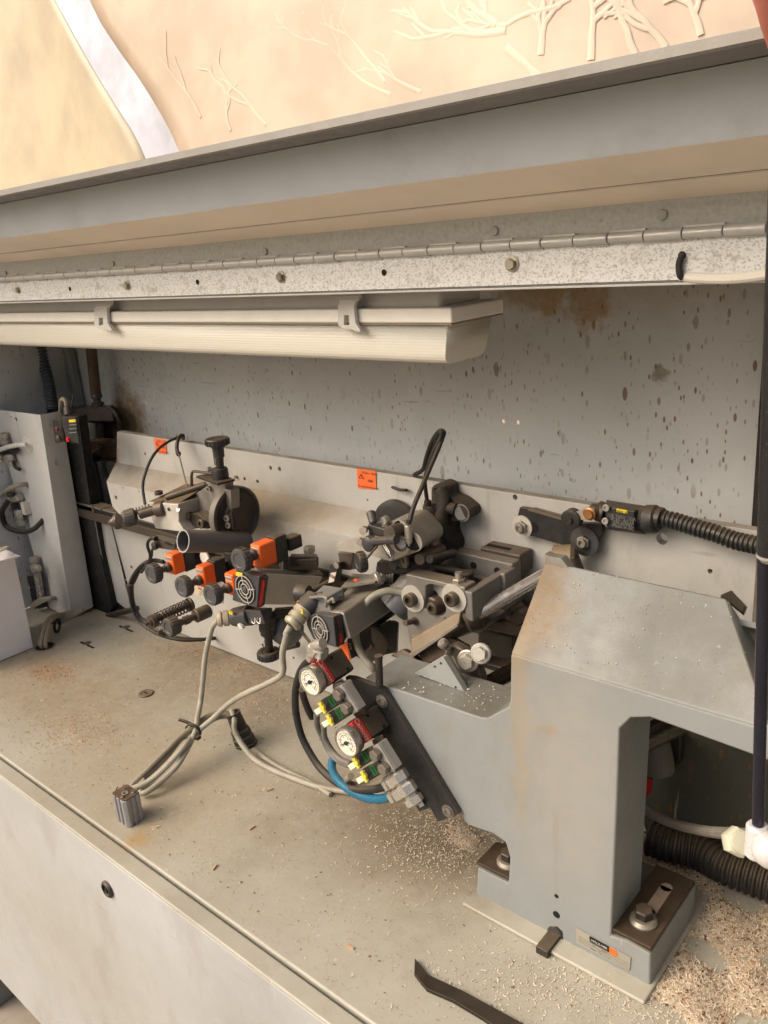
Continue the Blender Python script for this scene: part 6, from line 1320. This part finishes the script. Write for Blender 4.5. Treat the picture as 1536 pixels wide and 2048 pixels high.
# ================================================================ operator's hand at the lid
hm = NT('skin'); hm.set(hm.mix(hm.ramp(hm.noise(40, 4), .3, .7), lin((.78, .50, .42)), lin((.72, .42, .36))), .5, 0); hm.b.inputs['Subsurface Weight'].default_value = .15; hm.b.inputs['Subsurface Radius'].default_value = (.01, .004, .002)
m = M()
wr = YP(1690, -70, .47); pb = YP(1600, 10, .49)
for k, (dx, L1) in enumerate(((0, 1.0), (1, 1.06), (2, 1.0), (3, .85))):
    o_ = Vector((.018 * dx, 0, 0)); b_ = YP(1556, 0, .505) + o_
    kn = b_ + Vector((0, -.018, .012)); m.tube([b_ + Vector((.02, -.045, .035)), kn, b_ + Vector((-.001, -.004, -.004)), b_ + Vector((0, .014, -.020 * L1)), b_ + Vector((.002, .024, -.034 * L1))], .0088, 12, 5, rf=lambda i: .0092 - .00012 * i)
    m.sphere(b_ + Vector((.002, .024, -.034 * L1)), .0068, 12)
m.tube([YP(1556, 0, .505) + Vector((.08, -.05, .02)), YP(1556, 0, .505) + Vector((.07, -.02, -.012)), YP(1556, 0, .505) + Vector((.045, .0, -.03))], .0105, 12, 5)
m.tube([YP(1556, 0, .505) + Vector((.02, -.045, .035)), YP(1556, 0, .505) + Vector((.05, -.085, .03)), YP(1556, 0, .505) + Vector((.09, -.14, .01))], .026, 16, 5)
ho = m.obj('person', hm.m, None, ang=180); tag(ho, "operator's hand holding the raised lid edge at the top right corner", 'person')
rm = ho.modifiers.new('remesh', 'REMESH'); rm.mode = 'VOXEL'; rm.voxel_size = .002; rm.use_smooth_shade = True
sm_ = ho.modifiers.new('smooth', 'SMOOTH'); sm_.iterations = 8

# ================================================================ wood shavings
rng = random.Random(11)
def chips(name, mats, n, where, label, zf=lambda p: 0, smin=.0015, smax=.006, wd=.0007):
    vs = []; fs = []
    for i in range(n):
        p = where()
        if p is None: continue
        L_ = rng.uniform(smin, smax) * (rng.random() ** .7 + .3); a_ = rng.uniform(0, 6.283); cur = rng.uniform(-4.2, 4.2); ww = wd * rng.uniform(.5, 1.3)
        tl = rng.uniform(-.35, .5) * (0.4 if n < 2500 else 1); z_ = zf(p) + .0006 + abs(tl) * L_ * .4 * rng.random(); base = len(vs); ns = 4
        x, y = p.x, p.y; d = a_
        for k in range(ns + 1):
            nx, ny = -math.sin(d) * ww, math.cos(d) * ww; zz = z_ + tl * L_ * (k / ns) + .0004 * math.sin(k * 2); zz = max(zz, zf(p) + .0003)
            vs.append((x + nx, y + ny, zz)); vs.append((x - nx, y - ny, zz + ww * rng.uniform(.2, 1.2)))
            x += math.cos(d) * L_ / ns; y += math.sin(d) * L_ / ns; d += cur / ns
        for k in range(ns): fs.append((base + 2 * k, base + 2 * k + 1, base + 2 * k + 3, base + 2 * k + 2))
    o = M().add(vs, fs).obj(name, mats, None); kind(o, 'stuff'); return tag(o, label, 'shavings')
chw = simple('shaving_pale', (.83, .77, .68), .7); cht = simple('shaving_tan', (.76, .60, .43), .8); chb = simple('shaving_brown', (.42, .28, .17), .8)
def inpx(x0, x1, y0, y1):
    def f_(): return ZP(rng.uniform(x0, x1), rng.uniform(y0, y1), 0)
    return f_
def gauss(cx_, cy_, sx2, sy2):
    def f_():
        p = ZP(rng.gauss(cx_, sx2), rng.gauss(cy_, sy2), 0)
        return p if .445 < p.y < .88 else None
    return f_
def spread():
    while True:
        x, y = rng.uniform(-1.8, -.1), rng.uniform(.446, .88)
        if rng.random() < .35 + .65 * (x + 1.8) / 1.7: return Vector((x, y, 0))
def mound(x, y):                                       # height of the heap to the right of and behind the stand
    h = 0
    for (cx_, cy_, sx2, sy2, hh) in heaps: h += hh * math.exp(-((x - cx_) / sx2) ** 2 - ((y - cy_) / sy2) ** 2)
    return max(0, h * (.7 + .6 * math.sin(x * 47 + 3) * math.sin(y * 61 + x * 20)) - .0022) * (.8 + .25 * math.sin(x * 90 + 2 * math.sin(y * 70)) * math.cos(y * 80))
A_ = ZP(1390, 1930, 0); B_ = ZP(1330, 1700, 0); C_ = ZP(900, 1680, 0); D_ = ZP(1460, 1830, 0)
heaps = [(A_.x + .02, A_.y, .045, .07, .008), (B_.x, B_.y, .07, .05, .009), (C_.x + .02, C_.y + .01, .05, .03, .0055), (D_.x + .03, D_.y, .07, .08, .008), (ZP(1400, 2040, 0).x, ZP(1400, 2040, 0).y - .01, .06, .04, .007)]
N = NT('shaving_heap'); vn = N.n('ShaderNodeTexVoronoi'); vn.inputs['Scale'].default_value = 420; N.l(N.pos, vn.inputs['Vector']); sep = N.n('ShaderNodeSeparateColor'); N.l(vn.outputs['Color'], sep.inputs[0])
hcol = N.mix(N.ramp(sep.outputs[0], .3, .9), lin((.66, .59, .49)), lin((.83, .78, .70))); hcol = N.mix(N.ramp(N.noise(45, 4), .45, .7, 0, .6), hcol, lin((.45, .34, .23)))
N.set(hcol, .9, 0); N.bump(vn.outputs['Distance'], .001, 1.0); heapm = N.m
vs = []; fs = []; nx_, ny_ = 110, 90; gx0, gx1, gy0, gy1 = -.66, -.02, .52, .88
for j in range(ny_ + 1):
    for i_ in range(nx_ + 1):
        x, y = gx0 + (gx1 - gx0) * i_ / nx_, gy0 + (gy1 - gy0) * j / ny_; h = mound(x, y); vs.append((x, y, (h + rng.uniform(0, .0012)) if h > .0008 else -.004))
for j in range(ny_):
    for i_ in range(nx_):
        a_ = j * (nx_ + 1) + i_; fs.append((a_, a_ + 1, a_ + nx_ + 2, a_ + nx_ + 1))
hp_ = M().add(vs, fs).obj('sawdust_heap', heapm, None, ang=180); kind(tag(hp_, 'heap of pale brown shavings around the foot of the grey stand', 'shavings'), 'stuff')
def heapw():
    for _ in range(40):
        x, y = rng.uniform(gx0, gx1), rng.uniform(gy0, gy1); h = mound(x, y)
        if h > .0006 and rng.random() < min(1, h / .006 + .1): return Vector((x, y, 0))
    return None
zm_ = lambda p: mound(p.x, p.y)
chips('wood_shavings', chw, 15000, heapw, 'pale curled shavings covering the heap beside the stand', zm_, .0010, .0050, .00028)
chips('wood_shavings', cht, 6000, heapw, 'tan shavings mixed into the heap beside the stand', zm_, .0006, .0035, .00035)
chips('wood_shavings', chw, 1100, heapw, 'long pale curls lying on top of the heap beside the stand', zm_, .005, .013, .0005)
chips('wood_shavings', chb, 900, heapw, 'dark brown flakes lying in the heap beside the stand', zm_, .0015, .004, .0009)
chips('wood_shavings', chw, 3000, spread, 'pale shavings sprinkled over the whole worktop', smin=.0006, smax=.0050, wd=.00035)
chips('wood_shavings', cht, 5000, spread, 'fine tan dust grains over the whole worktop', smin=.0004, smax=.0014, wd=.0003)
chips('wood_shavings', chb, 500, spread, 'small brown flakes sprinkled over the whole worktop', smin=.001, smax=.003, wd=.0006)
for (g_, n1, lab) in ((gauss(95, 1345, 28, 14), 800, 'little patch of tan shavings near the white carton'), (gauss(440, 1290, 80, 26), 1500, 'tan shavings gathered along the foot of the back plate'), (gauss(520, 1350, 60, 40), 700, 'tan shavings in front of the back plate near the right motor'), (gauss(150, 1460, 60, 30), 500, 'tan shavings scattered left of the round plug'), (gauss(190, 1235, 25, 8), 260, 'shavings caught at the foot of the black brush strip')):
    chips('wood_shavings', cht, n1, g_, lab, smin=.0012, smax=.0045, wd=.0006)
chips('wood_shavings', chw, 1600, gauss(880, 1680, 75, 45), 'dense pale shavings below the casting arm', zm_, .0012, .005, .0004)
chips('wood_shavings', chw, 900, gauss(1150, 1960, 120, 45), 'pale shavings along the front of the stand foot', zm_, .001, .005, .0004)
chips('wood_shavings', chw, 700, gauss(1380, 2020, 90, 40), 'pale shavings in the lower right corner of the worktop', zm_, .001, .006, .0004)
for i, (x, y, a_) in enumerate(((308, 1655, .5), (160, 1482, .3), (540, 1580, 1.2), (700, 1895, .2), (430, 1735, 1.9), (505, 1656, 1.5), (1240, 1250, 0))[:6]):
    p = ZP(x, y, .001); tag(M().box(p, (.010, .0032, .0012), Vector((math.cos(a_), math.sin(a_), .05)), ez).obj('wood_splinter', cht), ['reddish splinter right of the small aluminium cylinder', 'tan splinter on worktop below the left shavings patch', 'tan splinter on the worktop under the long cable', 'tan splinter on the worktop near the front edge, middle', 'tan splinter between cylinder and the front edge', 'tiny dark splinter in the open middle of the worktop'][i], 'splinter')
# bits of shavings on the casting
vs = []
def onslope():
    s_, t_ = rng.random(), rng.random(); p = (FL_ * (1 - s_) + FR_ * s_) * (1 - t_) + (BL_ * (1 - s_) + BR_ * s_) * t_; return Vector((p.x, p.y, 0))
zs = lambda p: FL_.z + (p.y - .645) / .075 * (BL_.z - FL_.z) + .0006
chips('wood_crumbs', chw, 110, onslope, 'white crumbs scattered on the sloping casting hood', zs, .0006, .0022, .0005)
def onarm(): return Vector((rng.uniform(-.58, -.44), rng.uniform(.648, .714), 0))
chips('wood_crumbs', chw, 80, onarm, 'white crumbs scattered on the casting arm top', lambda p: .2515, .001, .004, .0005)

for o in bpy.data.objects:
    for k in ('_w', '_off'):
        if k in o: del o[k]
